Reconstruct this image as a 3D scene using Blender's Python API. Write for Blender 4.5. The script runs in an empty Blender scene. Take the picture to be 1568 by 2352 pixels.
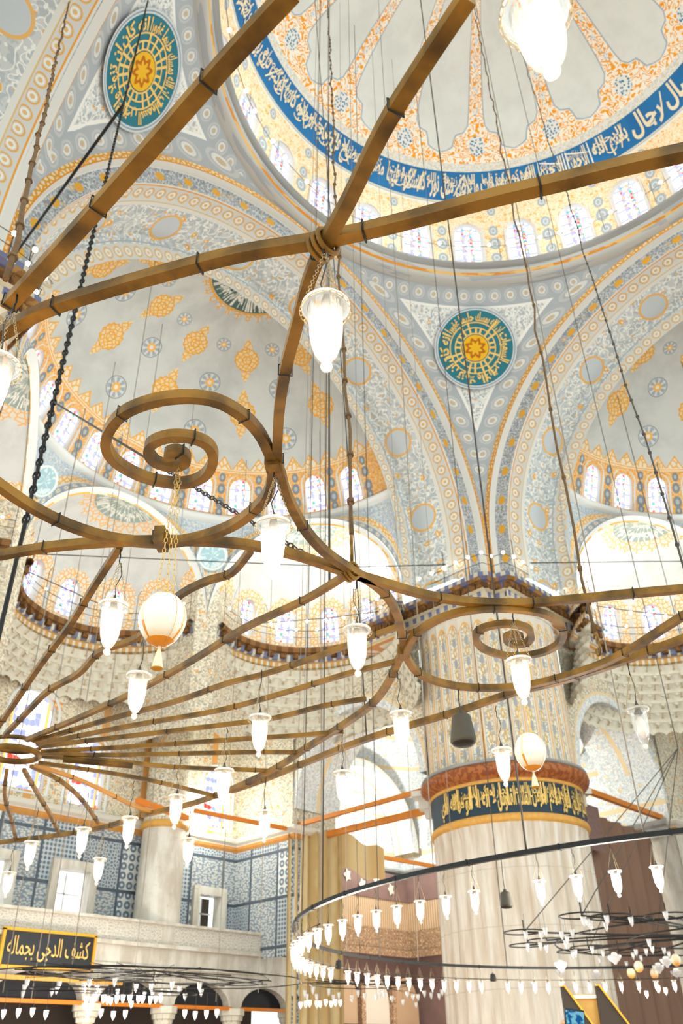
import bpy, math, random
from math import sin, cos, pi, sqrt, atan2, radians as rad, hypot, floor as fl
from mathutils import Vector, Matrix
random.seed(7)
SC = bpy.context.scene
COL = SC.collection
# ------------------------------------------------------------------ camera
cam_d = bpy.data.cameras.new('camera'); cam = bpy.data.objects.new('camera', cam_d); COL.objects.link(cam); SC.camera = cam
YAW, PITCH, ROLL = 0.807885426, 0.584241781, -0.0206160536
CAM = Vector((-16.541681, -6.2169968, 1.6))
_F = Vector((sin(YAW)*cos(PITCH), cos(YAW)*cos(PITCH), sin(PITCH)))
_R0 = Vector((cos(YAW), -sin(YAW), 0)); _U0 = _R0.cross(_F)
_R = _R0*cos(ROLL)+_U0*sin(ROLL); _U = -_R0*sin(ROLL)+_U0*cos(ROLL)
cam.matrix_world = Matrix(((_R.x, _U.x, -_F.x, CAM.x), (_R.y, _U.y, -_F.y, CAM.y), (_R.z, _U.z, -_F.z, CAM.z), (0, 0, 0, 1)))
cam_d.sensor_fit = 'VERTICAL'; cam_d.sensor_height = 36.0; cam_d.lens = 1940.25/2352*36
cam_d.clip_start = 0.05; cam_d.clip_end = 300
cam_d.dof.use_dof = True; cam_d.dof.focus_distance = 3.4; cam_d.dof.aperture_fstop = 4.5
# ------------------------------------------------------------------ world and light
SC.view_settings.view_transform = 'Standard'; SC.view_settings.look = 'None'
SC.view_settings.gamma = 1; SC.view_settings.use_curve_mapping = False
SC.view_settings.exposure = 0.82
w = bpy.data.worlds.new('world'); SC.world = w; w.use_nodes = True
w.node_tree.nodes['Background'].inputs[0].default_value = (0.86, 1.0, 1.0, 1)
w.node_tree.nodes['Background'].inputs[1].default_value = 1.25
SC.cycles.max_bounces = 6; SC.cycles.glossy_bounces = 2; SC.cycles.transmission_bounces = 3; SC.cycles.use_adaptive_sampling = True; SC.cycles.adaptive_threshold = 0.12; SC.cycles.adaptive_min_samples = 16; SC.cycles.diffuse_bounces = 2; SC.cycles.transparent_max_bounces = 16
SC.cycles.sample_clamp_indirect = 4.0; SC.cycles.use_denoising = True
SC.cycles.caustics_reflective = False; SC.cycles.caustics_refractive = False
def lamp_light(name, kind, loc, energy, color, size=0.3, target=None, angle=None):
    d = bpy.data.lights.new(name, kind); d.energy = energy; d.color = color
    if kind == 'AREA': d.size = size
    elif kind == 'SPOT': d.shadow_soft_size = size; d.spot_size = angle or 2.0; d.spot_blend = 0.8
    else: d.shadow_soft_size = size
    o = bpy.data.objects.new(name, d); COL.objects.link(o); o.location = loc
    if target is not None:
        o.rotation_euler = (Vector(target)-Vector(loc)).to_track_quat('-Z', 'Y').to_euler()
    return o
WARM = (1.0, 0.95, 0.84); COOL = (0.93, 1.0, 0.95)
# floodlights standing on the pillar cornices, throwing light up the arches and vaults
for x, y, tx, ty, e in ((10.9, 17.0, 8, 20, 300), (17.0, 10.9, 20, 8, 260), (11.6, 12.6, 12.0, 13.5, 260), (13.2, 11.2, 14, 12, 260),
                        (-11.5, 16.0, -8, 19, 420), (4.6, 23.4, 4.2, 25.2, 160), (23.4, 4.6, 25.2, 4.2, 160)):
    lamp_light('floodlight', 'SPOT', (x, y, 20.6), e*2.2, COOL, 0.25, (tx, ty, 27), 2.4)
# floodlights on the ledge under the corner vault
lamp_light('ledge_light', 'POINT', (19.5, 25.0, 12.4), 520, COOL, 0.3)
lamp_light('ledge_light', 'POINT', (20.5, 17.5, 12.4), 420, COOL, 0.3)
lamp_light('ledge_light', 'POINT', (8.5, 26.2, 11.8), 260, COOL, 0.3)
# light of the many lamps of the great ring chandelier (shared by a few sources along the ring)
for k in range(8):
    a = k*pi/4+0.2
    lamp_light('ring_lamps_light', 'POINT', (-0.01+7.0*cos(a), 0.2+7.0*sin(a), 3.0), 170, WARM, 0.5)
for k in range(8):   # the ring of bulbs on the drum ledge
    a = k*pi/4+0.35
    lamp_light('drum_bulbs_light', 'POINT', (8.6*cos(a), 8.6*sin(a), 35.2), 108, (0.92, 1.0, 0.97), 0.5)
for x, y in ((0, 21), (5.5, 18), (-5.5, 18), (21, 0), (18, 5.5)):   # bulbs of the apse railings
    lamp_light('railing_bulbs_light', 'POINT', (x, y, 21.0), 165, (0.92, 1.0, 0.97), 0.5)
lamp_light('aisle_light', 'POINT', (19, 22, 4.5), 420, WARM, 0.5)
lamp_light('aisle_light', 'POINT', (22, 19, 4.5), 260, WARM, 0.5)
lamp_light('aisle_light', 'POINT', (1, 22, 3.2), 380, WARM, 0.5)
lamp_light('cup_cluster_light', 'POINT', (-3.4, 13.9, 2.9), 280, WARM, 0.4)
lamp_light('cup_cluster_light', 'POINT', (4.5, 15.5, 3.0), 140, WARM, 0.4)

# ------------------------------------------------------------------ object helpers
def srgb(h, a=1.0):
    h = h.lstrip('#'); r = []
    for i in (0, 2, 4):
        c = int(h[i:i+2], 16)/255; r.append(c/12.92 if c <= 0.04045 else ((c+0.055)/1.055)**2.4)
    return (r[0], r[1], r[2], a)
SWAP = False
def T(p):
    return (p[1], p[0], p[2]) if SWAP else tuple(p)
class MB:
    def __init__(s): s.v = []; s.f = []; s.uv = []; s.m = []; s.mi = 0
    def face(s, idx, uv=None):
        s.f.append(tuple(idx)); s.uv.append(uv or [(0, 0)]*len(idx)); s.m.append(s.mi)
    def quadgrid(s, fn, nu, nv, uvf=None, cu=False):
        b = len(s.v)
        for j in range(nv+1):
            for i in range(nu+1): s.v.append(fn(i/nu, j/nv))
        for j in range(nv):
            for i in range(nu):
                ii = b+j*(nu+1)+i; q = (ii, ii+1, ii+nu+2, ii+nu+1)
                c = ((i/nu, j/nv), ((i+1)/nu, j/nv), ((i+1)/nu, (j+1)/nv), (i/nu, (j+1)/nv))
                s.face(q, [uvf(*k) if uvf else k for k in c])
    def box(s, c, d, rot=0.0):
        b = len(s.v); cr, sr = cos(rot), sin(rot)
        for z in (-1, 1):
            for x, y in ((-1, -1), (1, -1), (1, 1), (-1, 1)):
                px, py = x*d[0]/2, y*d[1]/2
                s.v.append((c[0]+px*cr-py*sr, c[1]+px*sr+py*cr, c[2]+z*d[2]/2))
        for q in ((3, 2, 1, 0), (4, 5, 6, 7), (0, 1, 5, 4), (1, 2, 6, 5), (2, 3, 7, 6), (3, 0, 4, 7)):
            s.face([b+k for k in q], [(s.v[b+k][0]+s.v[b+k][1], s.v[b+k][2]) for k in q])
    def lathe(s, prof, n=24, c=(0, 0, 0), a0=0, a1=2*pi, uvs=None):
        L = [0]
        for k in range(1, len(prof)): L.append(L[-1]+hypot(prof[k][0]-prof[k-1][0], prof[k][1]-prof[k-1][1]))
        b = len(s.v)
        for r, z in prof:
            for i in range(n+1):
                a = a0+(a1-a0)*i/n; s.v.append((c[0]+r*cos(a), c[1]+r*sin(a), c[2]+z))
        for j in range(len(prof)-1):
            for i in range(n):
                ii = b+j*(n+1)+i
                u0, u1 = a0+(a1-a0)*i/n, a0+(a1-a0)*(i+1)/n
                s.face((ii, ii+1, ii+n+2, ii+n+1), [(u0, L[j]), (u1, L[j]), (u1, L[j+1]), (u0, L[j+1])])
    def tube(s, P, r, n=6, closed=False, square=False, taper=None, up=None):
        P = [Vector(p) for p in P]; N = len(P); b = len(s.v); prev = None; L = 0
        k = 4 if square else n
        Ls = []
        for i, p in enumerate(P):
            if closed: t = P[(i+1) % N]-P[i-1]
            else: t = P[min(i+1, N-1)]-P[max(i-1, 0)]
            t = t.normalized() if t.length > 1e-9 else Vector((0, 0, 1))
            if square or up:
                u = Vector(up or (0, 0, 1)); x = t.cross(u)
                x = x.normalized() if x.length > 1e-6 else Vector((1, 0, 0)); y = x.cross(t).normalized()
            else:
                if prev is None:
                    u = Vector((0, 0, 1)) if abs(t.z) < 0.9 else Vector((1, 0, 0)); x = t.cross(u).normalized()
                else:
                    x = (prev-t*prev.dot(t)); x = x.normalized() if x.length > 1e-6 else t.orthogonal().normalized()
                y = t.cross(x)
            prev = x
            rr = r*(taper(i/(N-1)) if taper else 1)
            if i: L += (p-P[i-1]).length
            Ls.append(L)
            for q in range(k):
                a = 2*pi*q/k+(pi/4 if square else 0); f = rr*(sqrt(2) if square else 1)
                s.v.append(tuple(p+x*(cos(a)*f)+y*(sin(a)*f)))
        for i in range(N if closed else N-1):
            j = (i+1) % N
            for q in range(k):
                q2 = (q+1) % k
                s.face((b+i*k+q, b+i*k+q2, b+j*k+q2, b+j*k+q), [(Ls[i], q/k), (Ls[i], (q+1)/k), (Ls[j], (q+1)/k), (Ls[j], q/k)])
        if not closed:
            s.face([b+q for q in range(k)][::-1]); s.face([b+(N-1)*k+q for q in range(k)])
    def build(s, name, mats, parent=None, smooth=True, xf=True, loc=None):
        if not isinstance(mats, (list, tuple)): mats = [mats]
        me = bpy.data.meshes.new(name)
        me.from_pydata([T(p) if xf else p for p in s.v], [], s.f)
        ul = me.uv_layers.new(name='UVMap'); flat = [c for f in s.uv for uv in f for c in uv]
        ul.data.foreach_set('uv', flat)
        for m in mats: me.materials.append(m)
        me.polygons.foreach_set('material_index', s.m)
        me.polygons.foreach_set('use_smooth', [smooth]*len(s.f))
        me.update()
        o = bpy.data.objects.new(name, me); COL.objects.link(o)
        if parent: o.parent = parent
        if loc: o.location = loc
        return o
def tag(o, label=None, cat=None, group=None, kind=None):
    if label: o['label'] = label
    if cat: o['category'] = cat
    if group: o['group'] = group
    if kind: o['kind'] = kind
    return o
def empty(name, loc=(0, 0, 0), rz=0):
    o = bpy.data.objects.new(name, None); COL.objects.link(o); o.location = loc; o.rotation_euler = (0, 0, rz); o.empty_display_size = 0.1
    return o
def copy_tree(o, parent=None):
    c = o.copy(); COL.objects.link(c); c.parent = parent
    for ch in list(o.children): copy_tree(ch, c)
    return c
_tn = [0]
def trim(mb, mats, label, smooth=True, xf=True, parent=None):
    _tn[0] += 1
    o = mb.build('trim_%d' % _tn[0], mats, parent, smooth, xf)
    return tag(o, label, 'architecture', kind='structure')
def ordw(k):
    return ['first', 'second', 'third', 'fourth', 'fifth', 'sixth', 'seventh', 'eighth', 'ninth', 'tenth', 'eleventh', 'twelfth', 'thirteenth', 'fourteenth',
            'fifteenth', 'sixteenth', 'seventeenth', 'eighteenth', 'nineteenth', 'twentieth', 'twenty-first', 'twenty-second', 'twenty-third', 'twenty-fourth',
            'twenty-fifth', 'twenty-sixth', 'twenty-seventh', 'twenty-eighth', 'twenty-ninth', 'thirtieth', 'thirty-first', 'thirty-second', 'thirty-third',
            'thirty-fourth', 'thirty-fifth', 'thirty-sixth', 'thirty-seventh', 'thirty-eighth', 'thirty-ninth', 'fortieth', 'forty-first', 'forty-second'][k]
# ------------------------------------------------------------------ shader expressions
NT = None
def _in(n, i, v):
    if isinstance(v, X): NT.links.new(v.s, n.inputs[i])
    elif v is not None: n.inputs[i].default_value = v
def M_(op, a, b=None, c=None, clamp=False):
    n = NT.nodes.new('ShaderNodeMath'); n.operation = op; n.use_clamp = clamp
    _in(n, 0, a); _in(n, 1, b); _in(n, 2, c)
    return X(n.outputs[0])
class X:
    def __init__(s, sock): s.s = sock
    def __add__(s, o): return M_('ADD', s, o)
    __radd__ = __add__
    def __sub__(s, o): return M_('SUBTRACT', s, o)
    def __rsub__(s, o): return M_('SUBTRACT', o, s)
    def __mul__(s, o): return M_('MULTIPLY', s, o)
    __rmul__ = __mul__
    def __truediv__(s, o): return M_('DIVIDE', s, o)
    def __lt__(s, o): return M_('LESS_THAN', s, o)
    def __gt__(s, o): return M_('GREATER_THAN', s, o)
def mn(a, b): return M_('MINIMUM', a, b)
def mx(a, b): return M_('MAXIMUM', a, b)
def ab(a): return M_('ABSOLUTE', a)
def fract(a): return M_('FRACT', a)
def tri(a, p):            # distance to the nearest multiple of p (0 at multiples)
    return M_('PINGPONG', a, p/2)
def cell(a, p):           # signed offset from the centre of the cell of width p
    return (fract(a/p)-0.5)*p
def ln(x, y): return M_('SQRT', x*x+y*y)
def band(x, a, b): return (x > a)*(x < b)
def ss(x, a, b):
    n = NT.nodes.new('ShaderNodeMapRange'); n.interpolation_type = 'SMOOTHSTEP'; _in(n, 0, x); n.inputs[1].default_value = a; n.inputs[2].default_value = b
    return X(n.outputs[0])
def UV():
    n = NT.nodes.new('ShaderNodeTexCoord'); s = NT.nodes.new('ShaderNodeSeparateXYZ'); NT.links.new(n.outputs['UV'], s.inputs[0])
    return X(s.outputs[0]), X(s.outputs[1])
def OBJ():
    n = NT.nodes.new('ShaderNodeTexCoord'); s = NT.nodes.new('ShaderNodeSeparateXYZ'); NT.links.new(n.outputs['Object'], s.inputs[0])
    return X(s.outputs[0]), X(s.outputs[1]), X(s.outputs[2])
def vec(x, y, z=0.0):
    n = NT.nodes.new('ShaderNodeCombineXYZ'); _in(n, 0, x); _in(n, 1, y); _in(n, 2, z)
    return X(n.outputs[0])
def noise(v, sc, det=2.0, rough=0.5):
    n = NT.nodes.new('ShaderNodeTexNoise'); _in(n, 'Vector', v); n.inputs['Scale'].default_value = sc; n.inputs['Detail'].default_value = det; n.inputs['Roughness'].default_value = rough
    return X(n.outputs['Fac'])
def vor(v, sc, feat='F1', rnd=1.0, out='Distance'):
    n = NT.nodes.new('ShaderNodeTexVoronoi'); n.feature = feat; _in(n, 'Vector', v); n.inputs['Scale'].default_value = sc; n.inputs['Randomness'].default_value = rnd
    n.voronoi_dimensions = '2D'
    if out == 'Color':
        s = NT.nodes.new('ShaderNodeSeparateColor'); NT.links.new(n.outputs['Color'], s.inputs[0]); return X(n.outputs['Distance']), X(s.outputs[0]), X(s.outputs[1])
    return X(n.outputs['Distance'])
def mix(f, a, b):
    n = NT.nodes.new('ShaderNodeMix'); n.data_type = 'RGBA'
    _in(n, 0, f if isinstance(f, X) else float(f)); _in(n, 6, a); _in(n, 7, b)
    return X(n.outputs[2])
def curve(x, pts, lo, hi):   # piecewise-linear y(x); x from lo to hi, y from 0 to 1
    n = NT.nodes.new('ShaderNodeFloatCurve'); xx = (x-lo)/(hi-lo); _in(n, 1, xx)
    c = n.mapping.curves[0]
    while len(c.points) > 2: c.points.remove(c.points[1])
    c.points[0].location = ((pts[0][0]-lo)/(hi-lo), pts[0][1]); c.points[1].location = ((pts[-1][0]-lo)/(hi-lo), pts[-1][1])
    for p in pts[1:-1]: c.points.new((p[0]-lo)/(hi-lo), p[1])
    for p in c.points: p.handle_type = 'VECTOR'
    n.mapping.update()
    return X(n.outputs[0])
MATS = {}
def mat(name, fn=None, rough=0.8, metal=0.0, spec=0.3, bump=None):
    global NT
    m = bpy.data.materials.new(name); m.use_nodes = True; NT = m.node_tree
    bs = NT.nodes['Principled BSDF']; bs.inputs['Roughness'].default_value = rough; bs.inputs['Metallic'].default_value = metal
    bs.inputs['Specular IOR Level'].default_value = spec
    r = fn() if callable(fn) else fn
    if isinstance(r, X): NT.links.new(r.s, bs.inputs['Base Color'])
    else: bs.inputs['Base Color'].default_value = r
    if bump:
        b = NT.nodes.new('ShaderNodeBump'); b.inputs['Strength'].default_value = bump[1]; b.inputs['Distance'].default_value = bump[2]
        h = bump[0](); NT.links.new(h.s, b.inputs['Height']); NT.links.new(b.outputs[0], bs.inputs['Normal'])
    MATS[name] = m
    return m
def emis(name, fn, strength):
    global NT
    m = bpy.data.materials.new(name); m.use_nodes = True; NT = m.node_tree; NT.nodes.clear()
    o = NT.nodes.new('ShaderNodeOutputMaterial'); e = NT.nodes.new('ShaderNodeEmission'); e.inputs[1].default_value = strength
    r = fn() if callable(fn) else fn
    if isinstance(r, X): NT.links.new(r.s, e.inputs[0])
    else: e.inputs[0].default_value = r
    NT.links.new(e.outputs[0], o.inputs[0]); MATS[name] = m
    return m
# palette
WHITE = srgb('#e9e6df'); PLASTER = srgb('#cfd0cb'); PALE = srgb('#dedad1'); ORANGE = srgb('#f08a0c'); OCHRE = srgb('#e2a23e'); LOCHRE = srgb('#efc080')
GREYB = srgb('#9ba3ad'); DGREY = srgb('#6f7780'); BLUE = srgb('#1d6ba6'); TEAL = srgb('#1c6c7c'); GOLD = srgb('#dba636'); BROWN = srgb('#8a5a28')
PEACH = srgb('#f3cfa2')
def plaster(u, v, c=PLASTER, s=0.35, amt=0.5):
    n = noise(vec(u, v), s, 4, 0.6)
    return mix(ss(n, 0.35, 0.7), c, tuple(x*(1-0.22*amt) for x in c[:3])+(1,))
def floral(u, v, s, bg, vine=WHITE, c1=OCHRE, c2=GREYB, warp=0.35, fill=0.5, orange=0.35):
    """painted arabesque: pale winding stems on a grounded field with leaves and small blossoms"""
    p = vec(u, v, s*3.7)
    n1 = noise(p, s*1.15, 1.5, 0.55); n2 = noise(vec(u+5.3, v-2.1, s), s*3.4, 1.0)
    base = mix(ss(n2, 0.5-0.03, 0.5+0.05), bg, c2)
    q = fract(n1*7.0); base = mix(ss(ab(q-0.5), 0.13, 0.07), base, vine)
    l, l1, l2 = vor(vec(u+(n1-0.5)*0.8/s, v), s*4.2, 'F1', 1.0, 'Color'); base = mix((l < 0.3)*(l1 > 0.55), base, vine)
    d, r1, r2 = vor(vec(u+(n1-0.5)*1.0/s, v+(n2-0.5)*0.5/s), s*1.45, 'F1', 0.9, 'Color')
    base = mix((d < 0.26)*(r1 > 0.45), base, mix(d < 0.16, vine, c2))
    base = mix((d < 0.24+0.07*(n2-0.5))*(r2 > (1-orange)), base, mix(d < 0.08, c1, vine))
    base = mix((l < 0.26)*(l2 > 1-orange*0.4), base, c1)
    return base
def rosette_band(u, w, per, bg, c1, line):
    """chain of round medallions; w is the offset across the band from its centre line"""
    cu = cell(u, per); d = ln(cu, w)
    b = mix(band(d, per*0.3, per*0.4), bg, line); b = mix(d < per*0.24, b, WHITE); return mix(d < per*0.13, b, c1)
# --- painted main dome
def f_dome():
    u, v = UV()   # degrees: u azimuth from a rib, v elevation
    a = ab(cell(u, 22.5))
    f = curve(a, [(0, 1), (2.1, 1), (2.25, .56), (2.6, .43), (4.0, .36), (6.3, .335), (6.9, .29), (7.4, .215), (9.0, .185), (11.25, .16)], 0, 11.25)*25+30
    rl = 11.9*pi/180
    x = u*rl*0.82; y = v*rl
    col = plaster(x, y, srgb('#e2e3dd'), 0.5, 0.5)
    au = curve(a, [(0, 1), (2.5, 1), (2.65, .56), (3.0, .44), (4.2, .38), (6.7, .355), (7.3, .30), (7.8, .235), (9.2, .205), (11.25, .18)], 0, 11.25)*25+30
    col = mix(mx(v < au, a < 2.6), col, srgb('#a9b3bd')); col = mix(v < f+0.25, col, WHITE)
    e = vor(vec(x+(noise(vec(x, y), 2.0, 1)-0.5)*0.5, y+(noise(vec(y, x), 2.2, 1)-0.5)*0.5), 2.9, 'DISTANCE_TO_EDGE')
    d, r1, r2 = vor(vec(x, y), 5.5, 'F1', 1, 'Color')
    n5 = noise(vec(x, y, 2.0), 1.9, 1.0, 0.5); n6 = noise(vec(x+3.0, y, 7.0), 3.6, 1.0)
    q5 = ab(fract(n5*9.0+n6*1.5)-0.5)
    inner = mix(mx((q5 > 0.31)*(n6 > 0.42), (e > 0.30)*(r1 > 0.5)), srgb('#f6eedd'), srgb('#f7a01a'))
    # blue medallions
    dx = cell(u, 22.5)*rl*0.8; dy = (v-36.0)*rl; dm = ln(dx, dy*0.8)
    d3, q1, q2 = vor(vec(x, y), 6.5, 'F1', 1, 'Color')
    lace = mix(d3 < 0.3, WHITE, srgb('#4f86a8'))
    inner = mix(dm < 0.40, inner, lace)
    dk = ln(dx, (cell(v, 5.2))*rl); inner = mix((dk < 0.16)*(v > 42), inner, mix(d3 < 0.22, WHITE, srgb('#7d98ae')))
    inner = mix((ab(dx) < 0.14)*(v > 42)*(d3 < 0.2), inner, srgb('#a9b3bd'))
    col = mix(mx(v < f, a < 2.2), col, inner)
    strip = floral(x, y, 3.0, srgb('#e8e2d4'), WHITE, srgb('#d8c9a8'), srgb('#cfcdc6'), 0.3, 0.6, 0.4)
    col = mix(v < 31.8, col, strip)
    return col
mat('dome_paint', f_dome)
mat('band_blue', lambda: mix(noise(vec(*UV()), 0.6, 3), srgb('#135f9d'), srgb('#2f7fb4')), 0.6)
mat('band_dark', lambda: mix(noise(vec(*UV()), 1.6, 3), srgb('#1b2b38'), srgb('#2d4250')), 0.5)
mat('letter_cream', srgb('#ecdcbc'), 0.6); mat('letter_gold', srgb('#e8c069'), 0.45, 0.0); mat('letter_white', srgb('#f0eee2'), 0.6)
def f_drum():
    u, v = UV(); rl = 11.9*pi/180; x = u*rl; y = v*rl
    col = floral(x, y, 2.2, srgb('#f9dfba'), srgb('#f9ead2'), srgb('#f7b04e'), srgb('#f7cf98'), 0.5, 0.45, 0.4)
    per = 360/28.0
    cu = cell(u+per/2, per)*rl                # centre between two windows
    for vy, r in ((19.0, .22), (13.4, .24), (9.6, .30), (5.2, .26)):
        d = ln(cu, (v-vy)*rl*0.8); col = mix(d < r, col, srgb('#aeb6bd')); col = mix(band(d, r*.35, r*.55), col, srgb('#dcdcd8'))
    cw = ab(cell(u, per))*rl
    n2 = ab(cell(v, 5.2))
    col = mix((v > 20.8), col, WHITE); col = mix(band(v, 21.3, 21.7), col, srgb('#c9c2b0'))
    col = mix(v < 1.6, col, GREYB)
    return col
mat('drum_paint', f_drum)
def f_semi():
    u, v = UV(); R = 9.5; k = R*pi/180
    co = M_('COSINE', v*(pi/180))
    x = u*k; y = v*k
    col = plaster(u*k*0.7, y, PLASTER, 0.45, 0.8)
    # orange cartouches
    for el, s in ((46.3, 1.0), (62.8, 0.9)):
        dx = (cell(u, 36.0)*k)*co; dy = (v-el)*k; d = ln(dx, dy)
        an = M_('ARCTAN2', dx, dy)
        rr = 0.66*s*(1+0.05*M_('COSINE', an*14.0))
        e = vor(vec(dx, dy), 4.6, 'DISTANCE_TO_EDGE')
        net = mix(e < 0.11, srgb('#e9cf9f'), srgb('#e9a534'))
        body = (d < rr); ad = ab(dy); tip = (ad > 0.66*s)*(ad < 1.28*s)*(ab(dx) < mn((1.30*s-ad)*0.55, 0.24*s))*(ab(dx)+0.0 > -1)
        neck = (ad < 0.95*s)*(ab(dx) < 0.045)
        col = mix(mx(mx(body, tip), neck), col, net); col = mix(band(d, rr*0.90, rr*1.0), col, srgb('#eaa22c'))
        col = mix(band(d, rr*0.30, rr*0.40), col, srgb('#eaa22c'))
    for el, s in ((38.6, 1.0), (53.8, 0.92), (66.2, 0.62)):
        dx = (cell(u+18.0, 36.0)*k)*co; dy = (v-el)*k; d = ln(dx, dy)
        an = M_('ARCTAN2', dx, dy); pet = ss(M_('COSINE', an*8.0), -0.2, 0.6)
        rr = 0.56*s
        disc = mix(pet, srgb('#a3aab0'), srgb('#d5d5d2')); disc = mix(d > rr*0.86, disc, srgb('#c6c9ca')); disc = mix(d > rr*0.93, disc, srgb('#76838c'))
        disc = mix(d < rr*0.42, disc, srgb('#edb55c')); disc = mix(d < rr*0.2, disc, srgb('#e6ddcc'))
        col = mix(d < rr, col, disc)
    # lace round the apex roundel
    dp = (90.0-v)*k
    spike = 2.05+0.42*ab(M_('SINE', u*(pi/180)*14.0))
    e = vor(vec(u*k*0.30, v*k), 4.0, 'DISTANCE_TO_EDGE')
    col = mix((dp < spike), col, mix(e < 0.14, PLASTER, srgb('#e9ad4c')))
    col = mix(band(dp, 2.0, 2.1), col, srgb('#e9ad4c'))
    # crest and bands above the windows
    per = 360/29.0/2*1.0
    c = ab(cell(u, 6.215)); crest = 32.6-c*1.25
    lace = mix(vor(vec(x, y), 3.3, 'DISTANCE_TO_EDGE') < 0.13, srgb('#e8dcc6'), srgb('#ebb257'))
    col = mix(v < crest, col, lace); col = mix((ab(v-crest) < 0.32)*(v < 33), col, srgb('#eaa94a'))
    col = mix(v < 28.9, col, srgb('#eddcc0')); col = mix(band(v, 28.3, 28.6), col, srgb('#e8a544'))
    # window zone
    z = floral(x, y, 3.6, srgb('#e7a24a'), srgb('#f1d5a6'), srgb('#e38c1c'), srgb('#edb467'), 0.4, 0.5, 0.5)
    col = mix(v < 28.0, col, z)
    cu = cell(u-90.0, 12.432)*k*0.95     # centre between windows
    for vy, r in ((26.2, .17), (22.7, .2), (18.3, .22), (15.4, .17)):
        d = ln(cu, (v-vy)*k*0.72); col = mix((d < r)*(v < 28), col, srgb('#858d94')); col = mix(d < r*0.45, col, srgb('#b6b8b8'))
    col = mix(v < 13.9, col, WHITE)
    return col
mat('semidome_paint', f_semi)
def f_arch():
    u, v = UV()
    col = srgb('#dddad3')
    f = floral(u, v, 1.15, srgb('#c9cbca'), srgb('#e9e7e0'), srgb('#e3ac58'), srgb('#b3b9bb'), 0.5, 0.45, 0.22)
    dc = ln(cell(u, 4.2), v-3.45); f = mix(dc < 0.62, f, srgb('#c3c8cc')); f = mix(band(dc, 0.62, 0.74), f, srgb('#e4b268'))
    col = mix(v > 2.45, col, f)
    ch = rosette_band(u, v-1.85, 0.62, srgb('#cfcdc8'), srgb('#d9b780'), srgb('#dda85a'))
    col = mix(band(v, 1.5, 2.25), col, ch); col = mix(band(v, 1.44, 1.5), col, srgb('#e09a36')); col = mix(band(v, 2.2, 2.25), col, srgb('#d9b780'))
    dk = floral(u, v, 2.0, srgb('#9c9ea2'), srgb('#c3c4c3'), srgb('#cfa255'), srgb('#888c91'), 0.4, 0.5, 0.12)
    dq = ln(cell(u, 1.5), (v-1.05)*1.3); dk = mix(dq < 0.22, dk, srgb('#d79f35'))
    col = mix(band(v, 0.74, 1.36), col, dk)
    go = mix(vor(vec(u, v), 5.0, 'DISTANCE_TO_EDGE') < 0.2, srgb('#e5d3ae'), srgb('#dd9a36'))
    col = mix(v < 0.38, col, go); col = mix(v < 0.07, col, srgb('#c8821c')); col = mix(band(v, .34, .40), col, srgb('#d98f24'))
    col = mix(band(v, 4.38, 4.44), col, srgb('#a9b0b6')); col = mix(v > 4.5, col, rosette_band(u, v-4.85, 0.62, srgb('#d3d0c9'), srgb('#dfc193'), srgb('#e0b270')))
    return col
mat('arch_paint', f_arch)
def f_pend():
    x, y, z = OBJ()
    rho = M_('SQRT', x*x+y*y); el = M_('ARCTAN2', z-21.3, rho)
    d1 = (pi/4-el)*16.6; d2 = 11.8-mx(ab(x), ab(y)); d = mn(d1, d2*1.25)
    az = M_('ARCTAN2', ab(y), ab(x)); s = az*13.0
    f = floral(s, z, 2.0, srgb('#d9d9d5'), srgb('#e9e8e2'), srgb('#dca45c'), srgb('#b0b4b6'), 0.4, 0.55, 0.08)
    edge_s = M_('ADD', s*(d1 < d2*1.25), z*(1.0-(d1 < d2*1.25)))
    ring = rosette_band(edge_s, d-0.53, 0.8, srgb('#adb1b4'), srgb('#cdb38a'), srgb('#c6c5c2'))
    ring = mix(noise(vec(s, z), 2.5, 3)*0.6, ring, srgb('#9fa4a9'))
    col = mix(d < 1.12, f, WHITE); col = mix(d < 1.0, col, srgb('#a7adb3')); col = mix(d < 0.92, col, ring); col = mix(d < 0.14, col, srgb('#8f99a6'))
    return col
mat('pendentive_paint', f_pend)
def f_trans():   # v: distance from the small arch edge
    u, v = UV()
    f = floral(u, v, 2.4, srgb('#b9c2ca'), srgb('#dfe1e0'), srgb('#d9c29c'), srgb('#a5b2bf'), 0.4, 0.5, 0.12)
    col = mix(v < 1.0, f, mix(vor(vec(u, v), 4.0, 'DISTANCE_TO_EDGE') < 0.16, srgb('#ecd9b8'), srgb('#e9ab4e')))
    col = mix(v < 0.55, col, srgb('#d9d8d4')); col = mix(v < 0.42, col, rosette_band(u, v-0.22, 0.5, srgb('#9ca1a6'), srgb('#cdb38a'), srgb('#b4b6b7'))); col = mix(v < 0.05, col, srgb('#8d9298'))
    return col
mat('spandrel_paint', f_trans)
def f_exedra():
    u, v = UV(); R = 4.55; k = R*pi/180; co = M_('COSINE', v*(pi/180))
    col = plaster(u*k, v*k, srgb('#dbd9d5'), 0.8, 0.6)
    dx = cell(u-90.0+14.5, 29.0)*k*co; dy = (v-19.0)*k; dd = ln(dx*1.0, mx(dy, 0.0))
    an = M_('ARCTAN2', dx, dy)
    w = 1.0+0.06*M_('COSINE', an*18.0)
    lace = mix(vor(vec(u*k, v*k), 4.6, 'DISTANCE_TO_EDGE') < 0.13, srgb('#ede2cf'), srgb('#f0b466'))
    col = mix((dd < w)*(v < 40), col, lace)
    dp = (90.0-v)*k; sp = 2.0+0.35*ab(M_('SINE', u*(pi/180)*9.0))
    col = mix(dp < sp, col, mix(vor(vec(u*k*0.4, v*k), 3.6, 'DISTANCE_TO_EDGE') < 0.12, srgb('#dcd7cc'), srgb('#eeb877')))
    return col
mat('exedra_paint', f_exedra)
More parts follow.
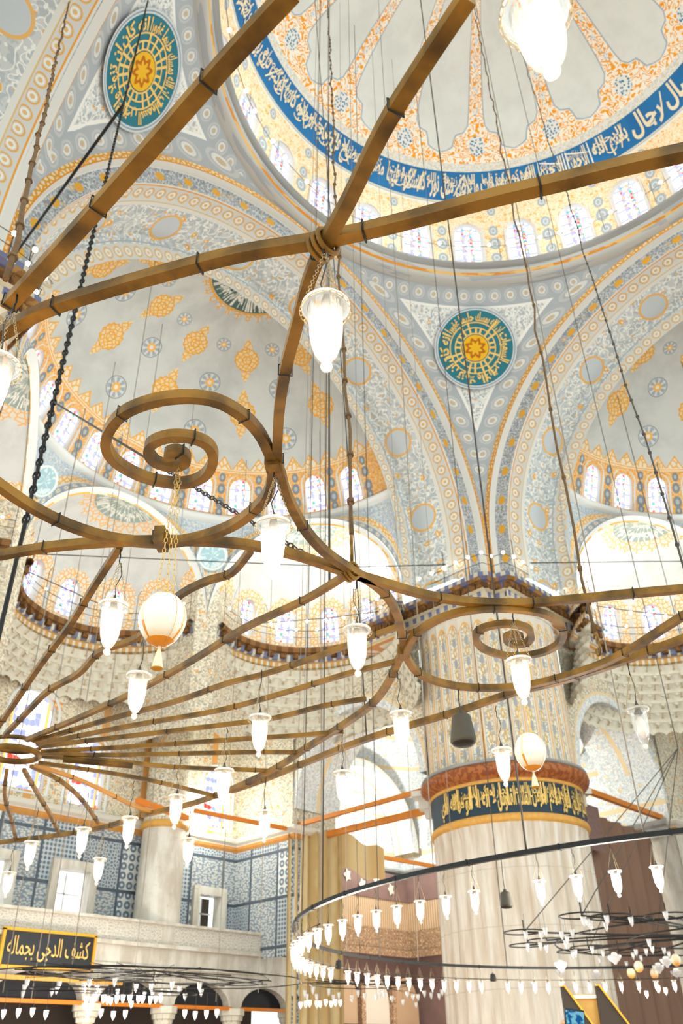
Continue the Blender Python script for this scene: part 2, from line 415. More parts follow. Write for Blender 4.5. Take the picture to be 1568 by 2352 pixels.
def f_cornice():
    u, v = UV()   # u metres along, v across
    a = ab(cell(u, 0.62)); col = mix(v > 0.75, srgb('#a9a096'), srgb('#8c6238'))
    col = mix((a < 0.14)*(v > 0.8)*(v < 1.3), col, srgb('#6d4a28'))
    b = ab(cell(u, 0.46)); row = mix(b < 0.15, srgb('#ddd6c8'), srgb('#7a8098'))
    col = mix(band(v, 0.35, 0.72), col, row); col = mix(band(v, 0.28, 0.34), col, srgb('#d59a42'))
    col = mix(v < 0.26, col, mix(ab(cell(u, 0.3)) < 0.09, srgb('#e8dcc4'), srgb('#d9a764')))
    top = mix(b < 0.14, srgb('#d7d2c8'), srgb('#7d87a4')); col = mix(v > 1.42, col, top)
    return col
mat('cornice_paint', f_cornice)
def f_pcorn():
    u, v = UV()
    n = noise(vec(u, v), 5.0, 2); a = ab(cell(u, 0.36))
    col = mix(n > 0.5, srgb('#8a6236'), srgb('#a67c46'))
    col = mix(band(v, 0.8, 1.2)*(ab(cell(u+0.3, 0.8)) < 0.16), col, srgb('#6c6a86'))
    col = mix(v > 1.2, col, mix(a < 0.09, srgb('#c9c0ae'), srgb('#6f7290')))
    col = mix(band(v, 0.68, 0.8), col, srgb('#d6c8ac')); col = mix(band(v, 0.5, 0.68), col, mix(a < 0.08, srgb('#cfc4ae'), srgb('#74779a')))
    col = mix(v < 0.5, col, srgb('#d9c7a4')); col = mix(v < 0.36, col, srgb('#bd7f48'))
    return col
mat('pillar_cornice', f_pcorn); mat('bracket_brown', lambda: (lambda x, y, z: mix(noise(vec(x, y, z), 4.0, 2) > 0.5, srgb('#7d5428'), srgb('#5e3d1e')))(*OBJ()))
mat('ledge_paint', lambda: (lambda u, v: mix(band(v, 0.25, 0.42), mix(noise(vec(u, v), 3.0, 3) > 0.55, srgb('#b9b6b0'), srgb('#a3a4a6')), mix(noise(vec(u*2.0, v), 4.0, 2) > 0.5, srgb('#dcb06a'), srgb('#d1872a'))))(*UV()))
mat('grey_ledge', lambda: mix(ss(noise(vec(*UV()), 2.0, 4), .3, .7), srgb('#a4a19c'), srgb('#8b8a88')))
mat('gold_ledge', lambda: (lambda u, v: mix(v > 0.28, mix(noise(vec(u, v), 3, 3), srgb('#cf9a55'), srgb('#b8722e')), srgb('#d8d0c2')))(*UV()))
mat('white_paint', lambda: plaster(*UV(), c=srgb('#e4e3df'), s=1.0, amt=0.35))
mat('soffit_paint', lambda: (lambda u, v: mix(tri(v, 2.0) < 0.12, floral(u, v, 1.7, srgb('#d8dadb'), srgb('#eceae5'), srgb('#e3c89c'), srgb('#c5cacd'), 0.4, 0.55, 0.12), srgb('#e6cda2')))(*UV()))
mat('wallflower_paint', lambda: floral(*UV(), 1.9, srgb('#d2c4aa'), srgb('#e6dcc8'), srgb('#d8a060'), srgb('#b0a692'), 0.4, 0.5, 0.16))  # beige tones warmed to imitate lamp glow on the walls
def f_north():  # warm lamp glow is tinted into the field and leaf colours
    u, v = UV()
    col = floral(u, v, 2.0, srgb('#d8c6a8'), srgb('#e8dcc4'), srgb('#d79a55'), srgb('#b3a58e'), 0.4, 0.5, 0.14)
    st = 15.6+M_('FLOOR', tri(u, 6.4)*1.1)*0.75
    col = mix(v > st, col, srgb('#e6dcc6')); col = mix(band(v, st-0.35, st), col, srgb('#dd9a55')); col = mix(band(v, st-0.22, st-0.13), col, srgb('#ecc99a'))
    pn = mx(ab(cell(u, 3.2))*1.0, 0.0); col = mix((pn > 1.42)*(v < st-0.35), col, srgb('#dd9f5c')); 
    return col
mat('north_paint', f_north)
def f_muq():
    u, v = UV()
    a = cell(u, 0.62); b = cell(v, 0.62)
    col = mix(noise(vec(u, v), 1.2, 3), srgb('#e6ddcb'), srgb('#d4cbb9'))
    col = mix((ab(b) > 0.28), col, srgb('#c9bda6')); col = mix((ab(a) < 0.04)*(b > 0), col, srgb('#c6b89e'))
    col = mix(ln(a, (b-0.05)*1.2) < 0.07, col, srgb('#bda785'))
    return col
mat('muqarnas', f_muq)
def f_tile():
    u, v = UV()
    pu = M_('FLOOR', u/1.9); pv = M_('FLOOR', (v-0.2)/2.0)
    q = fract(M_('SINE', pu*12.9898+pv*78.233)*43758.5)
    a = vor(vec(u, v), 5.5, 'F1', 0.0); b = vor(vec(u, v), 7.0, 'DISTANCE_TO_EDGE', 0.75); c = vor(vec(u*0.7, v*1.3), 9.0, 'F1', 0.9)
    blue = srgb('#63717f'); dk = srgb('#46535f'); wh = srgb('#bfc2c0')
    t1 = mix(a < 0.38, wh, blue); t1 = mix(a < 0.18, t1, dk)
    t2 = mix(b < 0.16, blue, wh); t3 = mix(c < 0.42, srgb('#7d8894'), srgb('#cbc7bc'))
    t4 = mix(band(vor(vec(u, v), 2.6, 'F1', 0.0), 0.16, 0.42), srgb('#e4e1da'), blue)
    col = mix(q > 0.28, t1, t2); col = mix(q > 0.55, col, t3); col = mix(q > 0.86, col, t4)
    col = mix(noise(vec(u, v), 1.1, 3)*0.35, col, srgb('#8593a6'))
    fr = mx(ab(cell(u, 1.9))-0.89, ab(cell(v-0.2, 2.0))-0.93); col = mix(fr > 0, col, srgb('#4c5560'))
    return col
mat('blue_tile', f_tile, 0.35, 0, 0.5)
def f_marble():
    u, v = UV(); n = noise(vec(u*1.6, v*0.5), 1.2, 5, 0.6)
    c = mix(ss(n, 0.35, 0.65), srgb('#ddd6ca'), srgb('#c2b7a7'))
    return mix(ss(noise(vec(u*0.7, v*3.0), 2.0, 3), .6, .8)*0.4, c, srgb('#a98f74'))
mat('marble', f_marble, 0.45, 0, 0.4)
def f_shaft():
    x, y, z = OBJ(); a = M_('ARCTAN2', y, x)
    n = noise(vec(a*9.0, z*0.35), 1.0, 4, 0.6); c = mix(ss(n, 0.3, 0.7), srgb('#ded3c6'), srgb('#c4b09a'))
    n2 = noise(vec(a*16.0, z*0.15, 4.0), 1.0, 3); c = mix(ss(n2, .52, .75)*0.6, c, srgb('#b4977a'))
    j = ab(cell(z, 1.9)); c = mix((j > 0.93)*0.35, c, srgb('#a8917a'))
    return c
mat('pillar_marble', f_shaft, 0.4, 0, 0.4)
def f_upper():
    x, y, z = OBJ(); a = M_('ARCTAN2', y, x)*(32/(2*pi)); c = ab(cell(a, 1.0)); cs = cell(a, 1.0)
    base = floral(a*0.62, z, 2.2, srgb('#dccfb4'), srgb('#eae1cf'), srgb('#c49a58'), srgb('#b3ab9c'), 0.3, 0.5, 0.3)
    zz = cell(z, 0.95); z2 = cell(z+0.47, 0.95); base = mix(ln(cs*0.75, zz*0.5) < 0.11, base, srgb('#a3a3a6')); base = mix((ln(cs*0.75, z2*0.42) < 0.10)*(c < 0.2), base, srgb('#c9ab78')); base = mix(ln(cs*0.75, z2*0.42) < 0.04, base, srgb('#e6dcc8'))
    col = mix(c > 0.30, base, srgb('#dcd6cc')); col = mix(band(c, 0.40, 0.47), col, srgb('#e0aa62')); col = mix(band(c, .30, .34), col, srgb('#aeaaa6'))
    top = 6.0-ab(cs)*ab(cs)*2.2
    col = mix(z > 5.95-c*c*2.0, col, srgb('#e0aa62')); col = mix(z > 6.05-c*c*2.0, col, srgb('#d8cdbd'))
    col = mix((z > 6.6), col, mix(noise(vec(a, z), 1.5, 4) > 0.5, srgb('#d8cab6'), srgb('#c8ab8c')))
    return col
mat('pillar_paint', f_upper)
mat('red_mould', lambda: (lambda x, y, z: mix(noise(vec(M_('ARCTAN2', y, x)*9.0, z*3.0), 2.0, 3) > 0.5, srgb('#a86433'), srgb('#8a4a26')))(*OBJ()), 0.5)
mat('gold_paint', lambda: (lambda x, y, z: mix(noise(vec(x, y, z), 6.0, 2), srgb('#e0ae58'), srgb('#c8893a')))(*OBJ()), 0.45)
mat('gold_bright', srgb('#e6a832'), 0.35, 0.3)
def bump_hammer():
    x, y, z = OBJ(); return noise(vec(x, y, z), 22.0, 3)
mat('bronze_paint', lambda: (lambda x, y, z: mix(ss(noise(vec(x, y, z), 5.0, 4), .35, .7), srgb('#8e641e'), srgb('#4a3410')))(*OBJ()), 0.5, 0.0, 0.22, bump=(bump_hammer, 0.35, 0.006))
mat('bronze_orange', lambda: (lambda x, y, z: mix(noise(vec(x, y, z), 3.0, 3), srgb('#c98d3e'), srgb('#a86a2a')))(*OBJ()), 0.5)
mat('black_iron', srgb('#23211f'), 0.5, 0.3); mat('dark_wire', srgb('#4b443c'), 0.6); mat('pale_wire', srgb('#8f8578'), 0.7)
mat('brown_rope', lambda: (lambda x, y, z: mix(noise(vec(x, y, z*3.0), 9.0, 3), srgb('#7b5a33'), srgb('#4a3420')))(*OBJ()), 0.7)
mat('chain_metal', srgb('#b7a27c'), 0.35, 0.7); mat('chain_gold', srgb('#e3bb6a'), 0.3, 0.6)
mat('speaker_grey', lambda: mix(noise(vec(*UV()), 30.0, 1), srgb('#544c40'), srgb('#484136')), 0.55); mat('speaker_dark', srgb('#2c2620'), 0.6)
mat('orange_iron', lambda: (lambda x, y, z: mix(noise(vec(x, y, z), 2.0, 3), srgb('#d98a2c'), srgb('#b8651a')))(*OBJ()), 0.5)
def glassmat(name, tint, tr, em=0.0, emc=(1, .95, .85, 1)):
    global NT
    m = bpy.data.materials.new(name); m.use_nodes = True; NT = m.node_tree; NT.nodes.clear()
    o = NT.nodes.new('ShaderNodeOutputMaterial'); t = NT.nodes.new('ShaderNodeBsdfTransparent'); t.inputs[0].default_value = (1, 1, 1, 1)
    tl = NT.nodes.new('ShaderNodeBsdfTranslucent'); tl.inputs[0].default_value = tint
    gl = NT.nodes.new('ShaderNodeBsdfGlossy'); gl.inputs['Roughness'].default_value = 0.08
    lw = NT.nodes.new('ShaderNodeLayerWeight'); lw.inputs[0].default_value = 0.35
    m1 = NT.nodes.new('ShaderNodeMixShader'); m1.inputs[0].default_value = 1-tr; NT.links.new(t.outputs[0], m1.inputs[1]); NT.links.new(tl.outputs[0], m1.inputs[2])
    m2 = NT.nodes.new('ShaderNodeMixShader'); mm = NT.nodes.new('ShaderNodeMath'); mm.operation = 'MULTIPLY_ADD'; mm.inputs[1].default_value = 0.5; mm.inputs[2].default_value = 0.05
    NT.links.new(lw.outputs['Facing'], mm.inputs[0]); NT.links.new(mm.outputs[0], m2.inputs[0]); NT.links.new(m1.outputs[0], m2.inputs[1]); NT.links.new(gl.outputs[0], m2.inputs[2])
    NT.links.new(m2.outputs[0], o.inputs[0]); MATS[name] = m
    return m
glassmat('lamp_glass', (1, 0.97, 0.92, 1), 0.86); glassmat('rim_glass', (1, 0.97, 0.92, 1), 0.35)
emis('bulb_light', srgb('#fff1dc'), 12.0); emis('bulb_small', srgb('#fff2d8'), 7.0)
def f_egg():
    x, y, z = OBJ(); a = M_('ARCTAN2', y, x)
    c = mix(ss(z, -0.055, -0.105), srgb('#f9ecd8'), srgb('#f6cf98'))
    st = ab(cell(a, 2*pi/3))
    c = mix((st < 0.085)*(z > -0.06), c, srgb('#efd09c')); c = mix((st < 0.09)*(z < -0.03), c, srgb('#e88d12')); c = mix(z < -0.089, c, srgb('#ea8d10'))
    return c
mat('egg_shell', f_egg, 0.18, 0, 0.5)
mat('tassel_thread', lambda: (lambda x, y, z: mix(z < -0.086, mix(noise(vec(x*60, y*60), 2.0, 1), srgb('#f3e3c6'), srgb('#dcc59c')), srgb('#dd9a30')))(*OBJ()), 0.8)
# stained glass
def f_stain(seed, accents):
    def f():
        u, v = UV()    # metres, u from centre, v from sill, window half width .5
        au = ab(u)
        white = (1.0, 1.0, 1.0, 1)
        col = white
        bl = srgb('#a2a9ee'); rd = srgb('#e8503c'); og = srgb('#f5b25a'); gr = srgb('#3fb286')
        d = ln(u, cell(v, 0.36)); net = ab(vor(vec(u, cell(v, 0.36)), 7.0, 'DISTANCE_TO_EDGE', 0.8))
        dd, r1, r2 = vor(vec(u+seed, v), 8.5, 'F1', 0.75, 'Color')
        inner = mix(r1 > 0.42, white, bl); inner = mix((r2 > 0.80), inner, og); inner = mix((r2 < 0.08), inner, rd); inner = mix((r2 > 0.93), inner, gr)
        inner = mix(d < 0.105, inner, white)
        e = vor(vec(u+seed, v), 8.5, 'DISTANCE_TO_EDGE', 0.75); inner = mix((e < 0.05)*(d > 0.105), inner, srgb('#9a93a8'))
        col = mix(au < 0.27, col, inner)
        blk = (ab(cell(v, 0.62)) < 0.06)*(au > 0.30); col = mix(blk, col, bl); col = mix(band(au, 0.27, 0.30), col, srgb('#b6a58e'))
        return col if accents else mix(0.45, col, white)
    return f
emis('stained_glass', f_stain(0.0, True), 1.12); emis('stained_glass_pale', f_stain(3.0, False), 1.05)
def f_big():
    u, v = UV(); dd, r1, r2 = vor(vec(u, v), 4.6, 'F1', 0.5, 'Color'); e = vor(vec(u, v), 4.6, 'DISTANCE_TO_EDGE', 0.6)
    bl = srgb('#98a0ee'); c = mix(r1 > 0.72, (1, 1, 1, 1), bl); c = mix(r2 > 0.95, c, srgb('#ee4a3a')); c = mix(r2 < 0.04, c, srgb('#4fc08c')); c = mix(e < 0.03, c, srgb('#c8c2c8'))
    fr = (ab(ab(u)-0.62) < 0.055)*(v < 3.1); c = mix(fr, c, srgb('#f0bb68')); c = mix(mx(ab(u)-0.55, 0) > 0.2, c, mix(dd < 0.45, bl, (1, 1, 1, 1)))
    return c
emis('stained_glass_big', f_big, 1.05)
emis('daylight_pane', lambda: (lambda u, v: mix(noise(vec(u, v), 1.4, 3) > 0.58, (1, 1, 1, 1), srgb('#c9ccd6')))(*UV()), 1.3)
mat('curtain_cloth', lambda: (lambda u, v: mix(ss(M_('SINE', u*9.0+noise(vec(u, v), 1.0, 2)*4.0), -1, 1), srgb('#cdb587'), srgb('#b99a66')))(*UV()), 0.85)
mat('brown_cloth', lambda: (lambda u, v: mix(noise(vec(u*2.0, v*0.3), 1.0, 3), srgb('#94735f'), srgb('#6f5346')))(*UV()), 0.85)
mat('violet_cloth', lambda: mix(noise(vec(*UV()), 1.3, 3), srgb('#8a6d66'), srgb('#6d534d')), 0.8)
mat('pale_cloth', srgb('#cfc3b4'), 0.8)
mat('wood_lattice', lambda: (lambda u, v: mix(ab(cell(u, 0.16)) < 0.028, srgb('#a9896a'), srgb('#d3b896')))(*UV()), 0.6)
mat('carved_wood', lambda: floral(*UV(), 4.0, srgb('#8f7057'), srgb('#b8997a'), srgb('#c9a880'), srgb('#7b5e49'), 0.3, 0.5, 0.4), 0.6)
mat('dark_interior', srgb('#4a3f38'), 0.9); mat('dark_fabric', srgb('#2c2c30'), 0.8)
mat('orange_bar', srgb('#dc7c22'), 0.5); mat('sign_black', lambda: mix(noise(vec(*UV()), 3.0, 2), srgb('#1b1a1c'), srgb('#2a292b')), 0.35, 0, 0.5)
mat('carpet', lambda: (lambda x, y, z: mix(ab(cell(x, 1.2)) < 0.06, srgb('#b59a8c'), srgb('#c6cbc6')))(*OBJ()), 0.95)
mat('skin', srgb('#dba57e'), 0.5); mat('phone_black', srgb('#1c1e22'), 0.3); emis('phone_screen', lambda: (lambda u, v: mix(ss(noise(vec(u, v), 7.0, 1), 0.4, 0.6), srgb('#1f5f9a'), srgb('#7fc3d6')))(*UV()), 0.55)
mat('carved_marble', lambda: (lambda u, v: mix(vor(vec(u+(noise(vec(u, v), 3.0, 1)-0.5)*0.5, v), 9.0, 'DISTANCE_TO_EDGE') < 0.16, srgb('#c3b9ab'), srgb('#dad3c7')))(*UV()), 0.5)
# ================================================================== ARCHITECTURE
def sph(c, R, az, el):
    a, e = rad(az), rad(el); return (c[0]+R*cos(e)*cos(a), c[1]+R*cos(e)*sin(a), c[2]+R*sin(e))
def holed(mb, Mf, s0, s1, t0, t1, sc, hw, ts, tsp, th, k=7, nr=2):
    """wall cell s0..s1 x t0..t1 with a round-headed opening: centre sc, half width hw, sill ts, springing tsp, crown th"""
    O = []; B = []
    for i in range(k+1):
        t = ts+(tsp-ts)*i/k; O.append((sc-hw, t)); B.append((s0, t))
    for i in range(13):
        a = pi-pi*i/12; O.append((sc+hw*cos(a), tsp+(th-tsp)*sin(a))); B.append((s0+(s1-s0)*i/12, t1))
    for i in range(k+1):
        t = tsp+(ts-tsp)*i/k; O.append((sc+hw, t)); B.append((s1, t))
    n = len(O)
    b = len(mb.v)
    for r in range(nr+1):
        f = r/nr
        for i in range(n): mb.v.append(Mf(O[i][0]+(B[i][0]-O[i][0])*f, O[i][1]+(B[i][1]-O[i][1])*f))
    for r in range(nr):
        for i in range(n-1):
            q = (b+r*n+i, b+r*n+i+1, b+(r+1)*n+i+1, b+(r+1)*n+i)
            P = [(r, i), (r, i+1), (r+1, i+1), (r+1, i)]
            mb.face(q, [(O[i2][0]+(B[i2][0]-O[i2][0])*(r2/nr), O[i2][1]+(B[i2][1]-O[i2][1])*(r2/nr)) for r2, i2 in P])
    if ts > t0: mb.quadgrid(lambda i, j: Mf(s0+(s1-s0)*i, t0+(ts-t0)*j), 4, 1, lambda i, j: (s0+(s1-s0)*i, t0+(ts-t0)*j))
# --- windows: a glazed pane in a splayed, rounded white reveal; local x right, y outward, z up from the sill
def arch_pts(hw, h, n=14):
    P = [(-hw, 0), (-hw, (h-hw)*0.5), (-hw, h-hw)]
    for i in range(1, n): a = pi-pi*i/n; P.append((hw*cos(a), h-hw+hw*sin(a)))
    return P+[(hw, h-hw), (hw, (h-hw)*0.5), (hw, 0)]
_wm = {}
def window_meshes(key, hw, h, glass, uscale, depth=0.28, frame=0.17):
    if key in _wm: return _wm[key]
    mb = MB(); P = arch_pts(hw, h); n = len(P)
    for x, z in P: mb.v.append((x, depth, z))
    mb.face(list(range(n)), [(x*uscale, z*uscale) for x, z in P])
    g = mb.build('pane', MATS[glass], xf=False, smooth=False)
    fb = MB(); prof = [(0.0, depth+0.02), (0.02, depth*0.5), (frame*0.55, 0.0), (frame*0.7, -0.035), (frame, -0.03), (frame*1.12, 0.03)]
    b = 0
    for off, y in prof:
        s = (hw+off)/hw
        for i, (x, z) in enumerate(P):
            if z <= h-hw: fb.v.append((x*s, y, z if z > 0 else -off*0.6))
            else:
                xx, zz = x, z-(h-hw); fb.v.append((xx*s, y, h-hw+zz*s))
    for r in range(len(prof)-1):
        for i in range(n-1): fb.face((r*n+i, r*n+i+1, (r+1)*n+i+1, (r+1)*n+i), [(i*0.2, r*0.1)]*4)
        fb.face((r*n+n-1, r*n, (r+1)*n, (r+1)*n+n-1))
    f = fb.build('window_frame', MATS['white_paint'], xf=False)
    gm, fm = g.data, f.data
    bpy.data.objects.remove(g); bpy.data.objects.remove(f)
    _wm[key] = (gm, fm); return _wm[key]
_wn = [0]
def window(key, hw, h, glass, P, Q, out, us=1.0, depth=0.28, label=None, frame=0.17):
    """P sill centre, Q a point up the wall from it, out = outward direction"""
    gm, fm = window_meshes(key, hw, h, glass, us, depth, frame)
    P, Q, out = Vector(T(P)), Vector(T(Q)), Vector(T(out))
    up = (Q-P).normalized(); right = out.cross(up).normalized()*1.0; out = up.cross(right).normalized()
    _wn[0] += 1
    m = Matrix(((right.x, out.x, up.x, P.x), (right.y, out.y, up.y, P.y), (right.z, out.z, up.z, P.z), (0, 0, 0, 1)))
    o = bpy.data.objects.new('window_%d' % _wn[0], gm); COL.objects.link(o); o.matrix_world = m
    f = bpy.data.objects.new('window_frame', fm); COL.objects.link(f); f.parent = o
    tag(o, label or 'arched stained-glass window', 'window', kind='structure'); return o
# --- Arabic lettering -------------------------------------------------------
_AR = dict(zip('اأإآبةتثجحخدذرزسشصضطظعغفقكلمنهوىيءؤئ', [(0xFE8D, 2), (0xFE83, 2), (0xFE87, 2), (0xFE81, 2), (0xFE8F, 4), (0xFE93, 2), (0xFE95, 4), (0xFE99, 4), (0xFE9D, 4), (0xFEA1, 4), (0xFEA5, 4),
    (0xFEA9, 2), (0xFEAB, 2), (0xFEAD, 2), (0xFEAF, 2), (0xFEB1, 4), (0xFEB5, 4), (0xFEB9, 4), (0xFEBD, 4), (0xFEC1, 4), (0xFEC5, 4), (0xFEC9, 4), (0xFECD, 4), (0xFED1, 4), (0xFED5, 4),
    (0xFED9, 4), (0xFEDD, 4), (0xFEE1, 4), (0xFEE5, 4), (0xFEE9, 4), (0xFEED, 2), (0xFEEF, 2), (0xFEF1, 4), (0xFE80, 1), (0xFE85, 2), (0xFE89, 4)]))
def shape_ar(t):
    """joining forms of each letter, in left-to-right drawing order"""
    out = []; i = 0; L = list(t.replace('لا', '\u0001').replace('لأ', '\u0002'))
    sp = {'\u0001': (0xFEFB, 2), '\u0002': (0xFEF7, 2)}
    info = [sp.get(c) or _AR.get(c) for c in L]
    for i, c in enumerate(L):
        f = info[i]
        if not f: out.append(c); continue
        prev = i > 0 and info[i-1] and info[i-1][1] == 4
        nxt = i < len(L)-1 and info[i+1] and f[1] == 4 and info[i+1][1] > 1
        if f[1] == 1: out.append(chr(f[0]))
        elif prev and nxt: out.append(chr(f[0]+3))
        elif prev: out.append(chr(f[0]+1))
        elif nxt: out.append(chr(f[0]+2))
        else: out.append(chr(f[0]))
    return ''.join(out[::-1])
_tc = {}
def text_shape(t, bold=0.012, res=2):
    if (t, bold) in _tc: return _tc[(t, bold)]
    c = bpy.data.curves.new('t', 'FONT'); c.body = shape_ar(t); c.resolution_u = res; c.offset = bold
    o = bpy.data.objects.new('t', c); COL.objects.link(o); bpy.context.view_layer.update()
    dg = bpy.context.evaluated_depsgraph_get(); me = bpy.data.meshes.new_from_object(o.evaluated_get(dg))
    V = [(v.co.x, v.co.y) for v in me.vertices]; Fs = [tuple(p.vertices) for p in me.polygons]
    bpy.data.objects.remove(o); bpy.data.curves.remove(c); bpy.data.meshes.remove(me)
    xs = [v[0] for v in V]; ys = [v[1] for v in V]
    x0, x1, y0, y1 = min(xs), max(xs), min(ys), max(ys)
    V = [((x-x0)/(x1-x0), (y-y0)/(y1-y0)) for x, y in V]
    _tc[(t, bold)] = (V, Fs, (x1-x0)/(y1-y0)); return _tc[(t, bold)]
def put_text(mb, t, fn, bold=0.012, cut=60):
    """fn maps (0..1 along, 0..1 up) to a point on the surface"""
    V, Fs, asp = text_shape(t, bold); b = len(mb.v)
    # split long edges so that letters follow the curved ground
    Vn = list(V); F2 = []
    lim = 3.0/cut
    def longest(f):
        m, k = 0, 0
        for i in range(len(f)):
            d = abs(Vn[f[i]][0]-Vn[f[(i+1) % len(f)]][0])
            if d > m: m, k = d, i
        return m, k
    stack = []
    for f in Fs:
        if len(f) == 3: stack.append(f)
        else:
            for i in range(1, len(f)-1): stack.append((f[0], f[i], f[i+1]))
    while stack:
        f = stack.pop(); m, k = longest(f)
        if m > lim:
            a, c, d = f[k], f[(k+1) % 3], f[(k+2) % 3]
            Vn.append(((Vn[a][0]+Vn[c][0])/2, (Vn[a][1]+Vn[c][1])/2)); q = len(Vn)-1
            stack.append((a, q, d)); stack.append((q, c, d))
        else: F2.append(f)
    for x, y in Vn: mb.v.append(fn(x, y))
    for f in F2: mb.face([b+i for i in f])
# ------------------------------------------------------------------ main dome
DC = (0, 0, 34.0); DR = 11.9
mb = MB(); PH = 41.5
mb.quadgrid(lambda i, j: sph(DC, DR, 360*i, 22+68*j**0.9), 160, 48, lambda i, j: (360*i-PH+11.25, 22+68*j**0.9))
tag(mb.build('ceiling', MATS['dome_paint']), 'painted great dome with orange ribs and scalloped panels', 'dome', kind='structure')
mb = MB(); per = 360/28.0; w0 = 45.2
AZ0, AZ1 = -7, 14
for k in range(-14, 14):
    ac = w0+k*per
    if -8 <= k <= 8:
        hw = rad(2.7)
        holed(mb, lambda s, t: sph(DC, DR, s, t), ac-per/2, ac+per/2, -0.5, 22, ac, 3.35, 1.2, 12.8, 16.0)
        P = sph(DC, DR, ac, 1.2); Q = sph(DC, DR, ac, 14.8)
        window('drum', 0.63, 3.05, 'stained_glass', P, Q, (cos(rad(ac)), sin(rad(ac)), 0), label='stained-glass window in the ring under the great dome')
    else: mb.quadgrid(lambda i, j: sph(DC, DR, ac-per/2+per*i, -0.5+22.5*j), 4, 6, lambda i, j: (ac-per/2+per*i, -0.5+22.5*j))
for i, q in enumerate(mb.uv): mb.uv[i] = [(a-w0+per/2, b) for a, b in q]
trim(mb, MATS['drum_paint'], 'orange painted drum between the windows of the great dome')
# blue inscription band and its letters
mb = MB(); mb.quadgrid(lambda i, j: sph(DC, DR-0.03, 360*i, 21.9+7.7*j), 160, 4, lambda i, j: (74*i, 1.6*j))
bandd = trim(mb, MATS['band_blue'], 'deep blue inscription band round the great dome')
mb = MB()
chunks = [('والاصال رجال', -24, 0), ('بسم الله', 1, 10.5), ('الرحمن', 12, 17.5), ('الرحيم', 18.5, 25), ('الله نور السموات', 26, 41), ('والارض مثل', 41.5, 52), ('نوره كمشكوة فيها', 52.5, 67.5),
          ('مصباح المصباح', 68.5, 82), ('في زجاجة الزجاجة', 82.5, 98), ('كانها كوكب دري', 98.5, 114), ('يوقد من شجرة', 114.5, 128), ('مباركة زيتونة', 128.5, 142)]
for t, a0, a1 in chunks:
    put_text(mb, t, lambda x, y: sph(DC, DR-0.06, a1-(a1-a0)*x, 22.4+6.7*y), 0.032, 40)
# tall crossing strokes between the words, as in thuluth script
random.seed(3)
def stroke(mb, fn, P, w):
    """flat brush stroke along P in surface coordinates"""
    b = len(mb.v); n = len(P)
    for i, (x, y) in enumerate(P):
        x0, y0 = P[max(0, i-1)]; x1, y1 = P[min(n-1, i+1)]; dx, dy = x1-x0, y1-y0; L = hypot(dx, dy) or 1
        ww = w*(0.55+0.45*sin(pi*(i+0.6)/n)); mb.v.append(fn(x-dy/L*ww, y+dx/L*ww)); mb.v.append(fn(x+dy/L*ww, y-dx/L*ww))
    for i in range(n-1): mb.face((b+2*i, b+2*i+1, b+2*i+3, b+2*i+2))
for k_, (t, a0, a1) in enumerate(chunks[1:]):
    t2 = chunks[(k_*5+3) % len(chunks)][0]
    put_text(mb, t2, lambda x, y: sph(DC, DR-0.065, a1-0.5-(a1-a0-1.5)*x, 25.6+3.3*y), 0.02, 40)
fnb = lambda x, y: sph(DC, DR-0.07, x, y)
for a in (4, 30, 36, 43.5, 49, 58, 63, 72, 79, 86, 93, 103, 110, 118, 125, -8, -17):
    x = a+random.uniform(-1, 1); s = random.choice((-1, 1))*random.uniform(1.0, 3.2)
    stroke(mb, fnb, [(x+s*q/5, 23.2+5.6*q/5) for q in range(6)], 0.22)
    x2 = x+random.uniform(1.5, 3)
    stroke(mb, fnb, [(x2+1.3*cos(3.3+q*0.42), 24.5+0.9*sin(3.3+q*0.42)) for q in range(8)], 0.2)
mb.build('letters', MATS['letter_cream'], bandd, smooth=False)
mb = MB()
for a in (11.2, 18.0, 24.9, 17.2):
    stroke(mb, lambda x, y: sph(DC, DR-0.08, x, y), [(a, 22.3+6.9*q/4) for q in range(5)], 0.2)
for a in (14.5, 21.5): stroke(mb, lambda x, y: sph(DC, DR-0.08, x, y), [(a-3+6*q/5, 26.8+2.0*q/5) for q in range(6)], 0.17)
mb.build('white_strokes', MATS['letter_white'], bandd, smooth=False)
# cornice at the foot of the drum
mb = MB(); mb.lathe([(12.1, 34.3), (11.3, 34.15), (11.05, 33.9), (11.0, 33.72), (11.25, 33.6)], 128)
trim(mb, MATS['grey_ledge'], 'grey rounded ledge under the drum windows')
mb = MB(); mb.lathe([(11.25, 33.62), (11.25, 33.42), (11.35, 33.35), (11.36, 33.14), (11.5, 33.05), (11.8, 32.93), (12.1, 33.0)], 128)
trim(mb, MATS['ledge_paint'], 'gold painted moulding ring between drum and pendentives')
